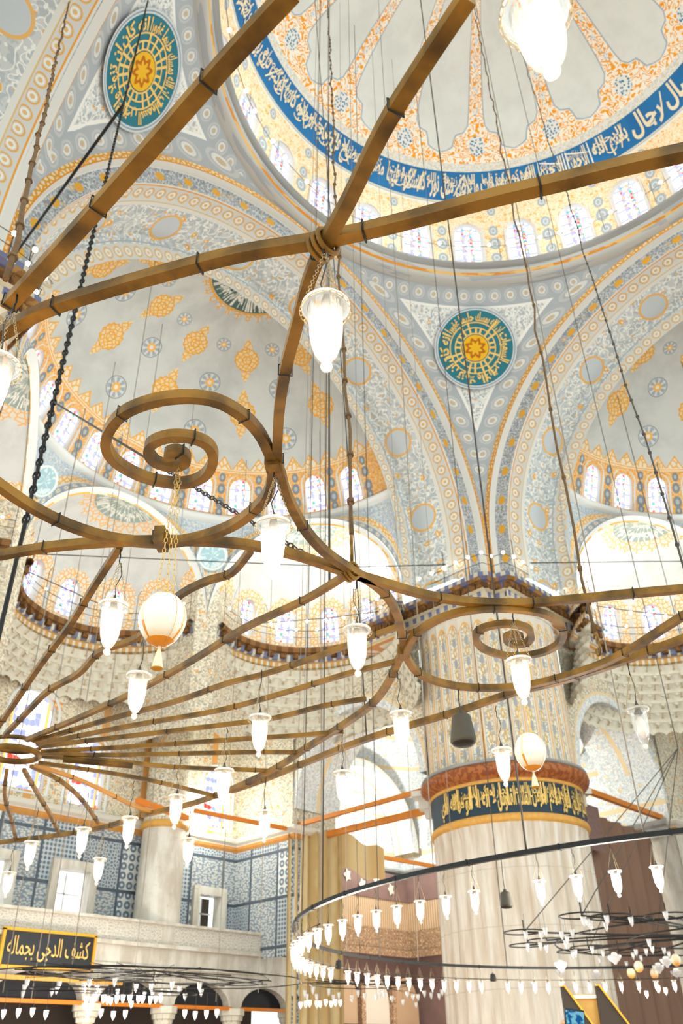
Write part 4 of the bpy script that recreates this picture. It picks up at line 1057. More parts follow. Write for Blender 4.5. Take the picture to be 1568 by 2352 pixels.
def wside(which):
    nm = {'n': 'left', 'e': 'right'}[which]; far = {'n': 'north', 'e': 'east'}[which]
    # main wall above the ledge with its windows, in the plane y = 28
    mb = MB(); Mw = lambda s, t: (s, 28.0, t)
    wins = [(-3.2, 1.05, 11.4, 14.2), (-0.35, 1.0, 11.6, 15.9), (2.65, 0.85, 11.4, 14.3), (9.9, 0.8, 11.6, 14.4)]
    for sc, hw, zs, zt in wins:
        s0, s1 = {-3.2: (-4.8, -1.75), -0.35: (-1.75, 1.05), 2.65: (1.05, 4.3), 9.9: (8.3, 11.3)}[sc]
        holed(mb, Mw, s0, s1, 11.0, 16.6, sc, hw, zs, zt-hw, zt, 4, 1)
        window('big%.2f' % hw+str(zt-zs), hw, zt-zs, 'stained_glass_big', Mw(sc, zs), Mw(sc, zt), (0, 1, 0), 0.8/hw*0.95, 0.35, 'large stained-glass window in the %s wall above the tiles' % nm, frame=0.26)
    rect(mb, (4.3, 28), (8.3, 28), 11, 16.6); rect(mb, (-16, 28), (-4.8, 28), 11, 19); rect(mb, (-4.8, 28), (11.3, 28), 16.6, 19)
    tag(mb.build('wall_'+far, MATS['north_paint']), '%s wall with painted panels and stained-glass windows' % nm, 'wall', kind='structure')
    # stalactite vaulting below the cornices
    mb = MB(); muqarnas(mb, 0, 23.2, 4.75, 4.1, 15.9, 17.95, 0.0, pi, 5, 0.62)
    trim(mb, MATS['muqarnas'], 'stalactite vaulting under the middle apse of the %s side' % nm)
    for ex, ps in ((1, 'right'), (-1, 'left')):
        A = rad(90-60*ex); m = (8.05*cos(A), 14.8+8.05*sin(A))
        mb = MB(); muqarnas(mb, m[0]+0.3*cos(A), m[1]+0.3*sin(A), 4.9, 4.1, 14.9, 17.95, A-pi/2, A+pi/2, 7, 0.62)
        trim(mb, MATS['muqarnas'], 'stalactite vaulting under the %s apse of the %s side' % (ps, nm))
    for a_ in (60, 120):
        A = rad(a_); c = (9.3*cos(A), 14.8+9.3*sin(A)); c2 = (13.3*cos(A), 14.8+13.3*sin(A)); dx, dy = -sin(A)*0.5, cos(A)*0.5
        mb = MB(); rect(mb, (c[0]-dx, c[1]-dy), (c[0]+dx, c[1]+dy), 14.0, 22.5); rect(mb, (c[0]+dx, c[1]+dy), (c2[0]+dx*7, c2[1]+dy*7), 14.0, 22.5); rect(mb, (c[0]-dx, c[1]-dy), (c2[0]-dx*7, c2[1]-dy*7), 14.0, 22.5)
        trim(mb, MATS['wallflower_paint'], 'narrow painted pier between two apses of the %s side' % nm, smooth=False)
    # pier projecting from the wall and the arch from it to the big pillar
    mb = MB(); Mp = lambda s, t: (11.3, s, t)
    rect(mb, (11.3, 28), (11.3, 24.0), 11.0, 18.6, 4, 4); rect(mb, (11.3, 24.0), (14.2, 24.0), 11.0, 13.0)
    trim(mb, MATS['wallflower_paint'], 'painted upper pier at the corner of the %s side' % nm)
    CY = 20.1; HR = 3.9
    mb = MB(); N = 32; prof = [(11.4, 4.28), (11.4, 3.9), (11.42, 3.82), (14.4, 3.82)]; Ls = [0, .4, .5, 3.5]
    for i in range(N+1):
        a = pi*i/N
        for x, r in prof: mb.v.append((x, CY+r*cos(a), 12.0+(r*1.02)*sin(a)))
    for i in range(N):
        for j in range(3): mb.face((i*4+j, (i+1)*4+j, (i+1)*4+j+1, i*4+j+1), [(3.9*pi*i/N, Ls[j]), (3.9*pi*(i+1)/N, Ls[j]), (3.9*pi*(i+1)/N, Ls[j+1]), (3.9*pi*i/N, Ls[j+1])])
    trim(mb, MATS['soffit_paint'], 'white painted arch from the big pillar to the pier of the %s side' % nm, smooth=False)
    # spandrel wall over that arch, up to the apse cornice
    mb = MB(); N = 32; b = 0
    for i in range(N+1):
        a = pi-pi*i/N; y = CY+4.28*cos(a); mb.v.append((11.4, y, 12+4.36*sin(a))); t = i/N; mb.v.append((11.35+0.3*sin(pi*t), 15.8+8.6*t, 18.2))
    for i in range(N): mb.face((2*i, 2*i+2, 2*i+3, 2*i+1), [(mb.v[k][1], mb.v[k][2]) for k in (2*i, 2*i+2, 2*i+3, 2*i+1)])
    trim(mb, MATS['wallflower_paint'], 'painted spandrel over the aisle arch of the %s side' % nm)
    ledge([(-14, 28), (5.0, 28), (11.3, 28), (11.3, 23.85), (14.3, 23.85), (14.3, 27.8), (23.6, 27.8)], 'gilded ledge above the tile panels of the %s side' % nm)
    # tile panels
    mb = MB(); rw = [(-1.0, 0.75, 7.0, 8.8), (2.65, 0.72, 6.9, 8.75), (9.75, 0.62, 6.95, 8.5)]
    xs = -14.0
    def rcell(mb, s0, s1, t0, t1, sc, hw, ts, tt):
        for a, b_, c, d in ((s0, sc-hw, t0, t1), (sc+hw, s1, t0, t1), (sc-hw, sc+hw, t0, ts), (sc-hw, sc+hw, tt, t1)): rect(mb, (a, 28), (b_, 28), c, d)
    rect(mb, (-14, 28), (-2.5, 28), 5.8, 10.8)
    rcell(mb, -2.5, 1.0, 5.8, 10.8, *rw[0]); rcell(mb, 1.0, 5.2, 5.8, 10.8, *rw[1]); rect(mb, (5.2, 28), (8.3, 28), 5.8, 10.8); rcell(mb, 8.3, 11.3, 5.8, 10.8, *rw[2])
    if which == 'n': rect(mb, (11.3, 28), (11.3, 23.9), 5.8, 10.8); rect(mb, (11.3, 23.9), (14.3, 23.9), 0, 10.8)
    if which == 'e': mb2 = MB(); rect(mb2, (11.3, 28), (11.3, 23.9), 0, 10.8); rect(mb2, (11.3, 23.9), (14.3, 23.9), 0, 10.8); trim(mb2, MATS['marble'], 'pale marble pier side at the right edge', smooth=False)
    trim(mb, MATS['blue_tile'], 'blue and white tile panels on the gallery wall of the %s side' % nm, smooth=False)
    for kk, (sc, hw, zs, zt) in enumerate(rw):
        mb = MB()
        for a, b_, c, d in ((sc-hw-.34, sc-hw, zs-.1, zt+.36), (sc+hw, sc+hw+.34, zs-.1, zt+.36), (sc-hw, sc+hw, zt, zt+.36)):
            mb.box(((a+b_)/2, 28.1, (c+d)/2), (b_-a, 0.6, d-c))
        _wn[0] += 1
        fr_ = mb.build('window_%d' % _wn[0], MATS['marble'], smooth=False); tag(fr_, 'square marble-framed window in the tiled gallery wall of the %s side' % nm, 'window', kind='structure')
        mb = MB(); rect(mb, (sc-hw, 28.7), (sc+hw*(1 if kk < 2 else -0.2), 28.7), zs, zt); mb.build('pane', MATS['daylight_pane'], fr_, smooth=False)
        if kk == 2: mb = MB(); mb.box((sc+hw*0.42, 28.75, (zs+zt)/2), (hw*1.2, 0.05, zt-zs)); mb.build('shutter', MATS['dark_interior'], fr_, smooth=False)  # dark board in place of the shaded interior behind the opening
        mb = MB(); mb.box((sc, 28.55, (zs+zt)/2), (0.06, 0.06, zt-zs)); mb.box((sc, 28.55, zs+(zt-zs)*.55), (2*hw, 0.06, 0.05)); mb.build('glazing_bar', MATS['white_paint'], fr_, smooth=False)
    # half-round pier
    mb = MB(); mb.lathe([(1.02, 5.9), (1.0, 6.4), (.95, 10.7)], 32, (6.25, 26.95, 0)); r_ = mb.build('round_pier', MATS['marble']); tag(r_, 'plain round marble pier against the tiles of the %s side' % nm, 'pier')
    mb = MB(); mb.lathe([(.95, 10.68), (1.06, 10.74), (1.08, 10.9), (1.0, 11.0)], 32, (6.25, 26.95, 0)); mb.build('gold_ring', MATS['gold_paint'], r_)
    mb = MB(); mb.lathe([(.97, 11.0), (.97, 16.6)], 32, (6.25, 26.95, 0)); mb.build('painted_shaft', MATS['wallflower_paint'], r_)
    # gallery front and arcade
    mb = MB(); rect(mb, (-14, 26), (11.6, 26), 6.0, 6.75); mb.quadgrid(lambda i, j: (-14+25.6*i, 26+2*j, 6.0), 8, 1); trim(mb, MATS['carved_marble'], 'carved marble balustrade of the %s gallery' % nm, smooth=False)
    mb = MB(); mb.box((-1.2, 25.97, 6.8), (25.6, 0.3, 0.1)); mb.box((-1.2, 25.95, 5.95), (25.6, 0.35, 0.14)); mb.box((-1.2, 25.97, 5.2), (25.6, 0.2, 0.08)); trim(mb, MATS['marble'], 'marble rails of the %s gallery' % nm, smooth=False)
    cols = [-9.0, -5.0, -1.3, 3.0, 6.5, 10.0, 13.3]
    mb = MB(); Mg = lambda s, t: (s, 26.0, t)
    for a, b_ in zip(cols[:-1], cols[1:]):
        hw = (b_-a)/2-0.33; holed(mb, Mg, a, b_, 3.85, 5.98, (a+b_)/2, hw, 3.85, 3.9, 3.9+min(0.95, hw*0.6), 2, 1)
        mb.quadgrid(lambda i, j: ((a+b_)/2-hw*cos(pi*i), 26.0+0.7*j, 3.9+min(0.95, hw*0.6)*sin(pi*i)), 12, 1, lambda i, j: (i*3, j))
    trim(mb, MATS['marble'], 'marble arcade carrying the %s gallery' % nm, smooth=False)
    if which == 'n':
        for a, b_ in zip(cols[1:-1], cols[2:]):
            hw = (b_-a)/2-0.33
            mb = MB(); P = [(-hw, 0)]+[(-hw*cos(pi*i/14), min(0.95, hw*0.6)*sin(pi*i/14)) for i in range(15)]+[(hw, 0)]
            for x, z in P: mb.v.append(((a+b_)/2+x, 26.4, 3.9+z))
            mb.face(list(range(len(P)))); o = mb.build('arch_drape', MATS['dark_fabric'], smooth=False); tag(o, 'dark cloth filling the %s arcade arch from the left' % ordw(cols.index(a)-1), 'cloth')  # dark sheet stands in for the shade inside the arch
            mb = MB(); mb.box(((a+b_)/2, 25.95, 3.86), (b_-a-0.5, 0.12, 0.13)); o = mb.build('tie_bar', MATS['orange_bar'], smooth=False); tag(o, 'orange tie bar across the %s arcade arch from the left' % ordw(cols.index(a)-1), 'tie bar')
        for k, x in enumerate(cols[1:]):
            t = empty('arcade_column', (x, 26.2, 0)); tag(t, 'slim marble arcade column under the gallery, %s from the left' % ordw(k), 'column')
            mb = MB(); mb.lathe([(.34, 0), (.34, .2), (.26, .3), (.25, 2.9), (.27, 3.0)], 20); mb.build('shaft', MATS['marble'], t, xf=False)
            mb = MB(); mb.lathe([(.27, 2.98), (.31, 3.02), (.31, 3.1), (.27, 3.12)], 20); mb.build('gold_collar', MATS['gold_bright'], t, xf=False)
            mb = MB()
            for q, (r, z) in enumerate(((.27, 3.1), (.33, 3.25), (.4, 3.4), (.48, 3.6), (.52, 3.72))):
                pass
            mb.lathe([(.27, 3.1), (.30, 3.22), (.36, 3.24), (.38, 3.4), (.45, 3.43), (.47, 3.6), (.53, 3.62), (.53, 3.86)], 8); mb.build('stepped_capital', MATS['muqarnas'], t, smooth=False, xf=False)
    mb = MB(); rect(mb, (-14, 29.6), (14, 29.6), 0, 5.9); trim(mb, MATS['dark_interior'], 'dim wall behind the arcade of the %s side' % nm)  # dark wall colour carries the shade of the arcade interior
wside('n')
SWAP = True; wside('e'); SWAP = False
# corner bay beyond the big pillar
mb = MB(); Mw = lambda s, t: (s, 27.8, t)
holed(mb, Mw, 14.2, 17.6, 11, 19, 16.0, 0.85, 11.5, 14.3, 15.15, 3, 1); holed(mb, Mw, 17.6, 23.6, 11, 19, 19.0, 0.6, 11.6, 13.2, 13.8, 3, 1)
window('cornerA', 0.85, 3.6, 'stained_glass_big', Mw(16.0, 11.5), Mw(16.0, 15), (0, 1, 0), 0.9, 0.3, 'tall stained-glass window in the far corner bay', frame=0.22)
window('cornerB', 0.6, 2.2, 'daylight_pane', Mw(19.0, 11.6), Mw(19.0, 13), (0, 1, 0), 1.0, 0.3, 'plain white grid window in the far corner bay', frame=0.2)
rect(mb, (14.2, 24.0), (14.2, 27.8), 11, 19)
tag(mb.build('wall_corner', MATS['soffit_paint']), 'white painted wall of the far corner bay', 'wall', kind='structure')
mb = MB(); Me = lambda s, t: (23.6, s, t)
holed(mb, Me, 11.3, 27.8, 11, 19, 22.5, 0.7, 11.6, 14.4, 15.1, 3, 2)
window('cornerC', 0.7, 3.5, 'stained_glass_big', Me(22.5, 11.6), Me(22.5, 15), (1, 0, 0), 0.9, 0.3, 'tall stained-glass window seen just right of the big pillar', frame=0.22)
tag(mb.build('wall_corner.001', MATS['soffit_paint']), 'white side wall of the far corner bay', 'wall', kind='structure')
mb = MB(); mb.quadgrid(lambda i, j: (19.0+6.6*cos(2*pi*i)*cos(pi/2*j)*1.0, 20.6+7.2*sin(2*pi*i)*cos(pi/2*j), 15.0+4.0*sin(pi/2*j)), 40, 12, lambda i, j: (i*30, j*8))
trim(mb, MATS['soffit_paint'], 'white painted vault of the far corner bay')
# inner arches of the corner bay
for (ax, ay, bx, by, lb) in ((14.6, 26.2, 22.8, 26.2, 'back'), (22.2, 26.6, 22.2, 15.0, 'side')):
    mb = MB(); L = hypot(bx-ax, by-ay)/2; cx_, cy_ = (ax+bx)/2, (ay+by)/2; dx, dy = (bx-ax)/2/L, (by-ay)/2/L; HR_ = min(L, 4.0)
    for i in range(29):
        a = pi*i/28
        for rr, dp in ((HR_+.5, 0), (HR_, 0), (HR_, 1.4)):
            nx, ny = -dy, dx
            if lb == 'side': nx, ny = 1, 0
            mb.v.append((cx_+dx*rr*cos(a)+nx*dp, cy_+dy*rr*cos(a)+ny*dp, 11.9+rr*sin(a)))
    for i in range(28):
        for j in range(2): mb.face((i*3+j, i*3+3+j, i*3+4+j, i*3+1+j), [(i*.45, j), (i*.45+.45, j), (i*.45+.45, j+1.4), (i*.45, j+1.4)])
    trim(mb, MATS['soffit_paint'], 'grey and white %s arch of the corner bay' % lb, smooth=False)
ledge([(14.3, 27.75), (23.55, 27.75), (23.55, 11.4)], 'grey ledge under the windows of the corner bay', 'grey_ledge')
mb = MB(); rect(mb, (14.3, 27.9), (23.7, 27.9), 0, 11); rect(mb, (23.7, 27.9), (23.7, 14.3), 0, 11)
trim(mb, MATS['violet_cloth'], 'shaded brown wall below the corner bay')
# women's gallery screen in the corner bay
t = empty('gallery_screen', (0, 0, 0)); tag(t, 'wooden lattice gallery screen in the corner behind the ring of lamps', 'gallery screen')
for nmn, z0, z1, mt, off in (('banner', 9.35, 10.7, 'violet_cloth', 0.0), ('lattice', 7.9, 9.35, 'wood_lattice', 0.05), ('carved_panel', 6.95, 7.9, 'carved_wood', 0.0), ('beam', 6.6, 6.95, 'carved_wood', -0.1)):
    mb = MB(); rect(mb, (13.9, 27.0+off), (22.9+off, 27.0+off), z0, z1, 6, 1); rect(mb, (22.9+off, 27.0+off), (22.9+off, 15.5), z0, z1, 6, 1); mb.build(nmn, MATS[mt], t, smooth=False)
random.seed(5)
for k in range(7):   # pale blossoms painted on the banner
    x = 14.6+k*1.15; z = 9.9+0.35*(k % 2); mb = MB(); mb.v += [(x+0.3*cos(2*pi*i/10)*(1 if i % 2 else .6), 26.96, z+0.36*sin(2*pi*i/10)*(1 if i % 2 else .6)) for i in range(10)]; mb.face(range(10)); mb.build('pale_blossom', MATS['pale_cloth'], t, smooth=False)
# arches and posts below it
t = empty('timber_arcade', (0, 0, 0)); tag(t, 'dark timber arcade with pale arches under the lattice gallery', 'arcade')
for k in range(4):
    x0 = 13.9+k*2.3
    mb = MB(); mb.box((x0, 26.6, 2.6), (0.3, 0.3, 5.2)); mb.build('post', MATS['carved_wood'], t, smooth=False)
    mb = MB(); P = [(x0+1.15-1.0*cos(pi*i/14), 26.7, 4.3+1.3*sin(pi*i/14)) for i in range(15)]+[(x0+2.15, 26.7, 2.0), (x0+.15, 26.7, 2.0)]; mb.v += P; mb.face(range(len(P))); mb.build('arch_panel', MATS['carved_wood' if k % 2 else 'pale_cloth'], t, smooth=False)
    mb = MB(); mb.box((x0+1.15, 26.55, 3.3), (1.6, 0.1, 0.35)); mb.build('dark_frame', MATS['dark_interior'], t, smooth=False)
# tie beams
def beam(a, b, r, label, m='orange_iron'):
    mb = MB(); mb.tube([a, b], r, 6, square=True); o = mb.build('tie_beam', MATS[m], xf=False, smooth=False); tag(o, label, 'tie beam')
beam((11.7, 16.1, 11.35), (11.7, 24.0, 11.3), 0.09, 'upper orange tie beam running left from the big pillar'); beam((13.3, 16.3, 11.0), (13.0, 24.0, 10.95), 0.13, 'thicker orange tie beam running left below its twin from the big pillar')
beam((18.3, 25.0, 10.9), (23.4, 24.6, 10.9), 0.09, 'orange tie beam across the far corner bay left of the pillar')
beam((16.1, 11.7, 11.35), (23.9, 11.7, 11.3), 0.11, 'upper ochre tie beam running right from the big pillar'); beam((16.3, 13.3, 11.0), (21.4, 13.3, 10.95), 0.11, 'lower ochre tie beam running right from the big pillar')
beam((5.8, 24.2, 11.0), (10.9, 24.0, 11.0), 0.08, 'bright orange tie beam high beside the round marble pier', 'orange_bar'); beam((1.8, 22.5, 10.4), (5.0, 23.6, 10.45), 0.1, 'bright orange tie beam seen behind the chandelier spokes', 'orange_bar')
# curtained scaffold in front of the pier
t = empty('scaffold_curtain', (12.6, 23.3, 0)); tag(t, 'tall beige cloth curtain hiding a scaffold beside the tile panels', 'curtain')
mb = MB(); mb.quadgrid(lambda i, j: (-1.5+2.6*i, 0.75-0.9*i+0.09*sin(i*34), 11.1*j), 60, 2, lambda i, j: (i*3, j*11)); mb.build('hanging_cloth', MATS['curtain_cloth'], t, xf=False)
mb = MB(); mb.quadgrid(lambda i, j: (1.1+0.05*i, -0.15+1.5*i, 11.1*j), 4, 2, lambda i, j: (i*3, j*11)); mb.build('side_cloth', MATS['curtain_cloth'], t, xf=False)
mb = MB(); mb.quadgrid(lambda i, j: (1.15+4.4*i, -0.1+1.2*i, 9.5+1.6*j+0.12*sin(i*9)), 20, 3, lambda i, j: (i*0.8, 5.0+j*0.1)); mb.build('top_box_cloth', MATS['curtain_cloth'], t, xf=False)
# brown drapes on the right
for k, (x0, x1, z0, z1, y, mt, lb) in enumerate(((15.9, 18.0, 9.0, 10.85, 11.9, 'violet_cloth', 'flat dark brown cloth panel hung high just right of the big pillar'), (15.9, 23.7, 0.0, 10.7, 12.4, 'brown_cloth', 'brown cloth drapes hanging to the floor right of the big pillar'))):
    mb = MB(); mb.quadgrid(lambda i, j: (x0+(x1-x0)*i, y+(0.12 if k else 0)*sin(i*40), z0+(z1-z0)*j), 80 if k else 2, 2, lambda i, j: (i*8, j*10)); o = mb.build('cloth_drape', MATS[mt]); tag(o, lb, 'cloth drape')
mb = MB(); Mq = lambda s, t: (s, 11.25, t)
holed(mb, Mq, 23.75, 28.2, 0, 11, 26.0, 1.5, 0, 7.5, 9.0, 5, 1); trim(mb, MATS['marble'], 'pale marble pier face with an arch at the right edge', smooth=False)
# pulpit canopy at the bottom right
# ================================================================== CHANDELIERS, LAMPS AND HANGING THINGS
FZ = 3.8
BARS = {'inner_brace':((-15.862,-5.438),(-15.865,-5.186),(-15.86,-4.804),(-15.857,-4.37),(-15.86,-3.991)),'outer_ring':((-15.834,-3.796),(-15.816,-3.859),(-15.763,-4.067),(-15.657,-4.309),(-15.549,-4.527),(-15.432,-4.744),(-15.296,-4.947),(-15.175,-5.155),(-15.037,-5.423),(-14.923,-5.628),(-14.84,-5.783),(-14.73,-5.973)),'radial_bar':((-15.558,-5.744),(-15.5,-5.535),(-15.443,-5.356),(-15.346,-5.13),(-15.284,-4.964),(-15.22,-4.828),(-15.103,-4.639),(-14.98,-4.447),(-14.828,-4.243),(-14.608,-3.99),(-14.543,-3.941),(-14.408,-3.837),(-14.157,-3.689),(-13.921,-3.601),(-13.71,-3.568)),'spiral_scroll':((-14.626,-3.985),(-14.786,-4.089),(-14.919,-4.135),(-15.051,-4.134),(-15.152,-4.071),(-15.233,-3.955),(-15.273,-3.805),(-15.24,-3.644),(-15.163,-3.547),(-15.055,-3.509),(-14.927,-3.521),(-14.815,-3.593),(-14.783,-3.707),(-14.831,-3.829),(-14.907,-3.89),(-14.986,-3.881),(-15.054,-3.823),(-15.081,-3.739),(-15.052,-3.672),(-14.989,-3.64),(-14.921,-3.666),(-14.903,-3.723),(-14.93,-3.762),(-14.974,-3.766),(-14.99,-3.729),(-14.962,-3.709)),'loop_bar':((-14.611,-3.965),(-14.506,-3.813),(-14.459,-3.636),(-14.455,-3.456),(-14.514,-3.26),(-14.617,-3.116),(-14.793,-3.002),(-15.005,-2.96),(-15.22,-2.983),(-15.397,-3.039),(-15.497,-3.078)),'cross_ring':((-15.128,-2.376),(-15.092,-2.442),(-14.972,-2.658),(-14.84,-2.844),(-14.698,-3.01),(-14.485,-3.221),(-14.278,-3.375),(-14.018,-3.478),(-13.722,-3.531),(-13.507,-3.585),(-13.251,-3.645),(-13.0,-3.755),(-12.763,-3.945),(-12.579,-4.173),(-12.42,-4.412),(-12.178,-4.758)),'curl_bar':((-13.703,-3.562),(-13.541,-3.553),(-13.342,-3.5),(-13.093,-3.363),(-12.797,-3.144),(-12.701,-3.054)),'inner_ring':((-12.705,-3.05),(-12.392,-2.652),(-12.176,-2.291),(-12.007,-1.816),(-11.842,-1.255),(-11.682,-0.76),(-11.562,-0.155),(-11.492,0.646),(-11.59,1.382),(-11.617,2.142),(-11.811,2.789),(-12.083,3.445),(-12.156,3.712)),'spiral_scroll.b':((-12.715,-3.088),(-12.802,-3.184),(-12.92,-3.367),(-12.965,-3.602),(-12.894,-3.798),(-12.75,-3.936),(-12.566,-4.02),(-12.344,-3.997),(-12.172,-3.868),(-12.124,-3.701),(-12.221,-3.537),(-12.433,-3.489),(-12.615,-3.558),(-12.679,-3.67),(-12.628,-3.79),(-12.505,-3.844),(-12.379,-3.8),(-12.315,-3.716),(-12.368,-3.656),(-12.46,-3.672),(-12.482,-3.735),(-12.413,-3.75)),'loop_bar.b':((-12.693,-3.062),(-12.385,-2.918),(-12.108,-2.919),(-11.868,-3.036),(-11.679,-3.268),(-11.615,-3.541),(-11.618,-3.841),(-11.693,-4.1),(-11.821,-4.372),(-11.947,-4.651)),'lower_ring':((-11.539,-4.461),(-11.492,-3.96),(-11.491,-3.498),(-11.552,-3.107),(-11.544,-2.635),(-11.574,-2.149),(-11.581,-1.645),(-11.515,-0.912),(-11.445,-0.261),(-11.429,0.194))}
SPOKES = (((-13.838,0.15),(-14.032,-0.56),(-14.247,-1.311),(-14.422,-1.977),(-14.586,-2.516),(-14.708,-2.93)),((-13.756,0.102),(-13.879,-0.463),(-13.979,-0.948),(-13.991,-1.357),(-14.077,-1.753),(-14.028,-2.106),(-14.164,-2.641),(-14.167,-2.918),(-14.127,-3.089),(-14.205,-3.339)),((-13.568,0.112),(-13.532,-0.597),(-13.524,-1.263),(-13.56,-1.959),(-13.631,-2.608),(-13.621,-3.125),(-13.661,-3.504)),((-13.529,0.047),(-13.384,-0.773),(-13.244,-1.388),(-13.19,-1.903),(-13.118,-2.178),(-13.066,-2.541),(-13.023,-3.145),(-13.005,-3.311)),((-13.469,0.122),(-13.171,-0.738),(-12.894,-1.44),(-12.777,-2.018),(-12.697,-2.574),(-12.612,-2.932)),((-13.413,0.189),(-12.935,-0.684),(-12.677,-1.169),(-12.47,-1.584),(-12.38,-2.005),(-12.256,-2.322)),((-13.361,0.247),(-12.8,-0.493),(-12.367,-1.109),(-12.078,-1.503),(-11.916,-1.765)),((-13.327,0.308),(-12.9,-0.021),(-12.402,-0.54),(-12.028,-0.93),(-11.782,-1.14)),((-13.288,0.413),(-12.803,0.13),(-12.29,-0.087),(-11.797,-0.433),(-11.588,-0.57)),((-13.234,0.524),(-12.646,0.375),(-12.087,0.32),(-11.463,0.347)),((-13.207,0.631),(-12.657,0.779),(-11.896,1.158),(-11.565,1.266)),((-13.204,0.711),(-12.778,0.945),(-12.282,1.395),(-11.706,2.042)),((-13.226,0.782),(-12.705,1.462),(-12.303,1.969),(-11.841,2.6)),((-13.31,0.927),(-12.943,1.676),(-12.507,2.384),(-12.005,3.235)))
HUB = (-13.5,0.451)
GL_CUPS=[(0.59,4.97),(2.56,6.24),(1.11,4.92),(2.44,5.82),(3.16,6.11),(0.76,4.58),(1.23,4.48),(2.11,4.89),(2.95,5.44),(4.69,6.33),(4.59,6.18),(1.42,4.33),(-0.29,3.04),(0.15,3.2),(0.65,3.43),(-0.08,2.65),(0.91,3.23),(4.51,5.66),(5.17,5.75),(0.64,2.52),(0.65,1.79),(6.29,5.52),(5.89,5.22),(7.48,5.92),(4.05,3.91),(5.61,4.63),(6.12,5.06),(8.2,6.75),(6.8,6.79),(6.32,4.67),(6.8,4.79)]
GL_BOWLS=[(3.07,5.73),(4.77,6.8),(6.48,6.76),(2.7,4.12),(5.91,4.71),(4.88,3.98),(7.42,4.98)]
GL_EGGS=[(6.71,5.88),(5.48,5.01),(7.88,5.82),(4.6,3.61)]
GL_LIT=[(6.63,5.52),(5.52,4.63),(6.67,5.01),(5.24,4.07)]
GL_ARMS=[(1.21,5.41),(3.32,6.73),(0.07,3.27),(0.69,2.99),(1.39,2.89),(1.47,2.16),(2.89,5.91),(5.45,6.72),(4.98,6.03),(6.44,5.99),(7.73,5.66)]
GL_HUB=[(5.66,2.82)]
LF_DIM=[(-6.35,13.24),(-5.64,14.68),(-4.67,16.56),(-5.57,13.26),(-4.84,14.62),(-4.42,15.59),(-4.95,13.26),(-5.14,12.72),(-4.04,14.73),(-4.26,13.82),(-3.59,14.78),(-4.68,12.42),(-3.43,14.21),(-3.63,13.13),(-3.19,13.15),(-3.41,12.01),(-1.95,14.11),(-2.16,13.43),(-1.18,14.5),(-2.52,12.15),(-1.27,13.7),(-2.4,14.22),(-2.25,14.79),(-2.12,14.21)]
LF_LIT=[(-4.33,14.1),(-3.92,14.53),(-4.31,13.77),(-4.21,13.56),(-3.75,14.1),(-3.28,14.69),(-3.87,13.52),(-3.75,13.45),(-3.46,13.6),(-2.58,14.84),(-3.28,13.5),(-3.03,13.69),(-3.04,13.36),(-2.93,13.3),(-2.83,13.24)]
CT_LIT=[(1.53,12.97),(1.66,12.9),(1.75,12.84),(1.68,12.49),(2.01,12.7),(1.9,12.37),(2.03,12.3),(1.89,12.0),(2.38,12.3)]
CT_DIM=[(0.95,12.19),(2.09,13.3),(0.73,11.66),(2.09,12.92),(1.3,11.65),(2.64,12.6),(2.74,12.92)]
RT_DIM=[(3.33,12.76),(2.3,11.55),(3.54,12.45),(3.58,12.05),(2.83,11.23),(3.79,11.92),(4.49,12.28),(3.85,11.15),(4.91,11.85),(4.64,11.43),(4.03,10.69),(4.98,11.23),(4.91,10.89),(4.09,10.12),(6.39,13.51),(7.25,13.71)]
ARC_LIT=[(-6.96,12.85),(-6.7,12.73),(-6.38,12.74),(-6.13,12.62),(-5.28,12.38),(-4.95,12.4),(-4.71,12.28),(-4.48,12.17),(-3.2,11.74),(-3.09,11.5),(-2.86,11.39),(-2.64,11.29)]
def smooth(P, k=4):
    P = [Vector(p) for p in P]; out = []
    for i in range(len(P)-1):
        a = P[max(0, i-1)]; b = P[i]; c = P[i+1]; d = P[min(len(P)-1, i+2)]
        for q in range(k):
            t = q/k; out.append(0.5*((2*b)+(c-a)*t+(2*a-5*b+4*c-d)*t*t+(3*b-a-3*c+d)*t**3))
    return out+[P[-1]]
def along(P, step):
    out = []; acc = step*0.6
    for i in range(len(P)-1):
        L = (P[i+1]-P[i]).length
        while acc < L: out.append((P[i].lerp(P[i+1], acc/L), (P[i+1]-P[i]).normalized())); acc += step
        acc -= L
    return out
frame = empty('chandelier_frame', (HUB[0], HUB[1], 0)); tag(frame, 'huge brown-painted iron chandelier frame of hoops, scrolls and spokes overhead', 'chandelier')
def sub(P): return [(x-HUB[0], y-HUB[1], z) for x, y, z in P]
def bar(name, P2, r, mt='bronze_paint', z=FZ, tie=0.55, k=4):
    P = smooth([(x, y, z) for x, y in P2], k); mb = MB(); mb.tube(sub(P), r, square=True)
    o = mb.build(name, MATS[mt], frame, smooth=False, xf=False)
    for p, t in along(P, tie):
        s = t.cross(Vector((0, 0, 1))).normalized()*r*1.22; u = Vector((0, 0, r*1.22))
        c = p-Vector((HUB[0], HUB[1], 0)); tm = MB(); tm.tube([c+s+u, c-s+u, c-s-u, c+s-u], 0.0035, 4, closed=True); tm.build('wire_tie', MATS['black_iron'], o, xf=False)
    return o
BN = {'inner_brace': ('straight_brace', 0.023), 'outer_ring': ('outer_hoop', 0.021), 'radial_bar': ('radial_bar', 0.021), 'spiral_scroll': ('spiral_scroll', 0.021), 'loop_bar': ('loop_bar', 0.022),
      'cross_ring': ('middle_hoop', 0.021), 'curl_bar': ('curl_bar', 0.021), 'inner_ring': ('inner_hoop', 0.021), 'spiral_scroll.b': ('spiral_scroll', 0.019), 'loop_bar.b': ('loop_bar', 0.021), 'lower_ring': ('outer_hoop', 0.022)}
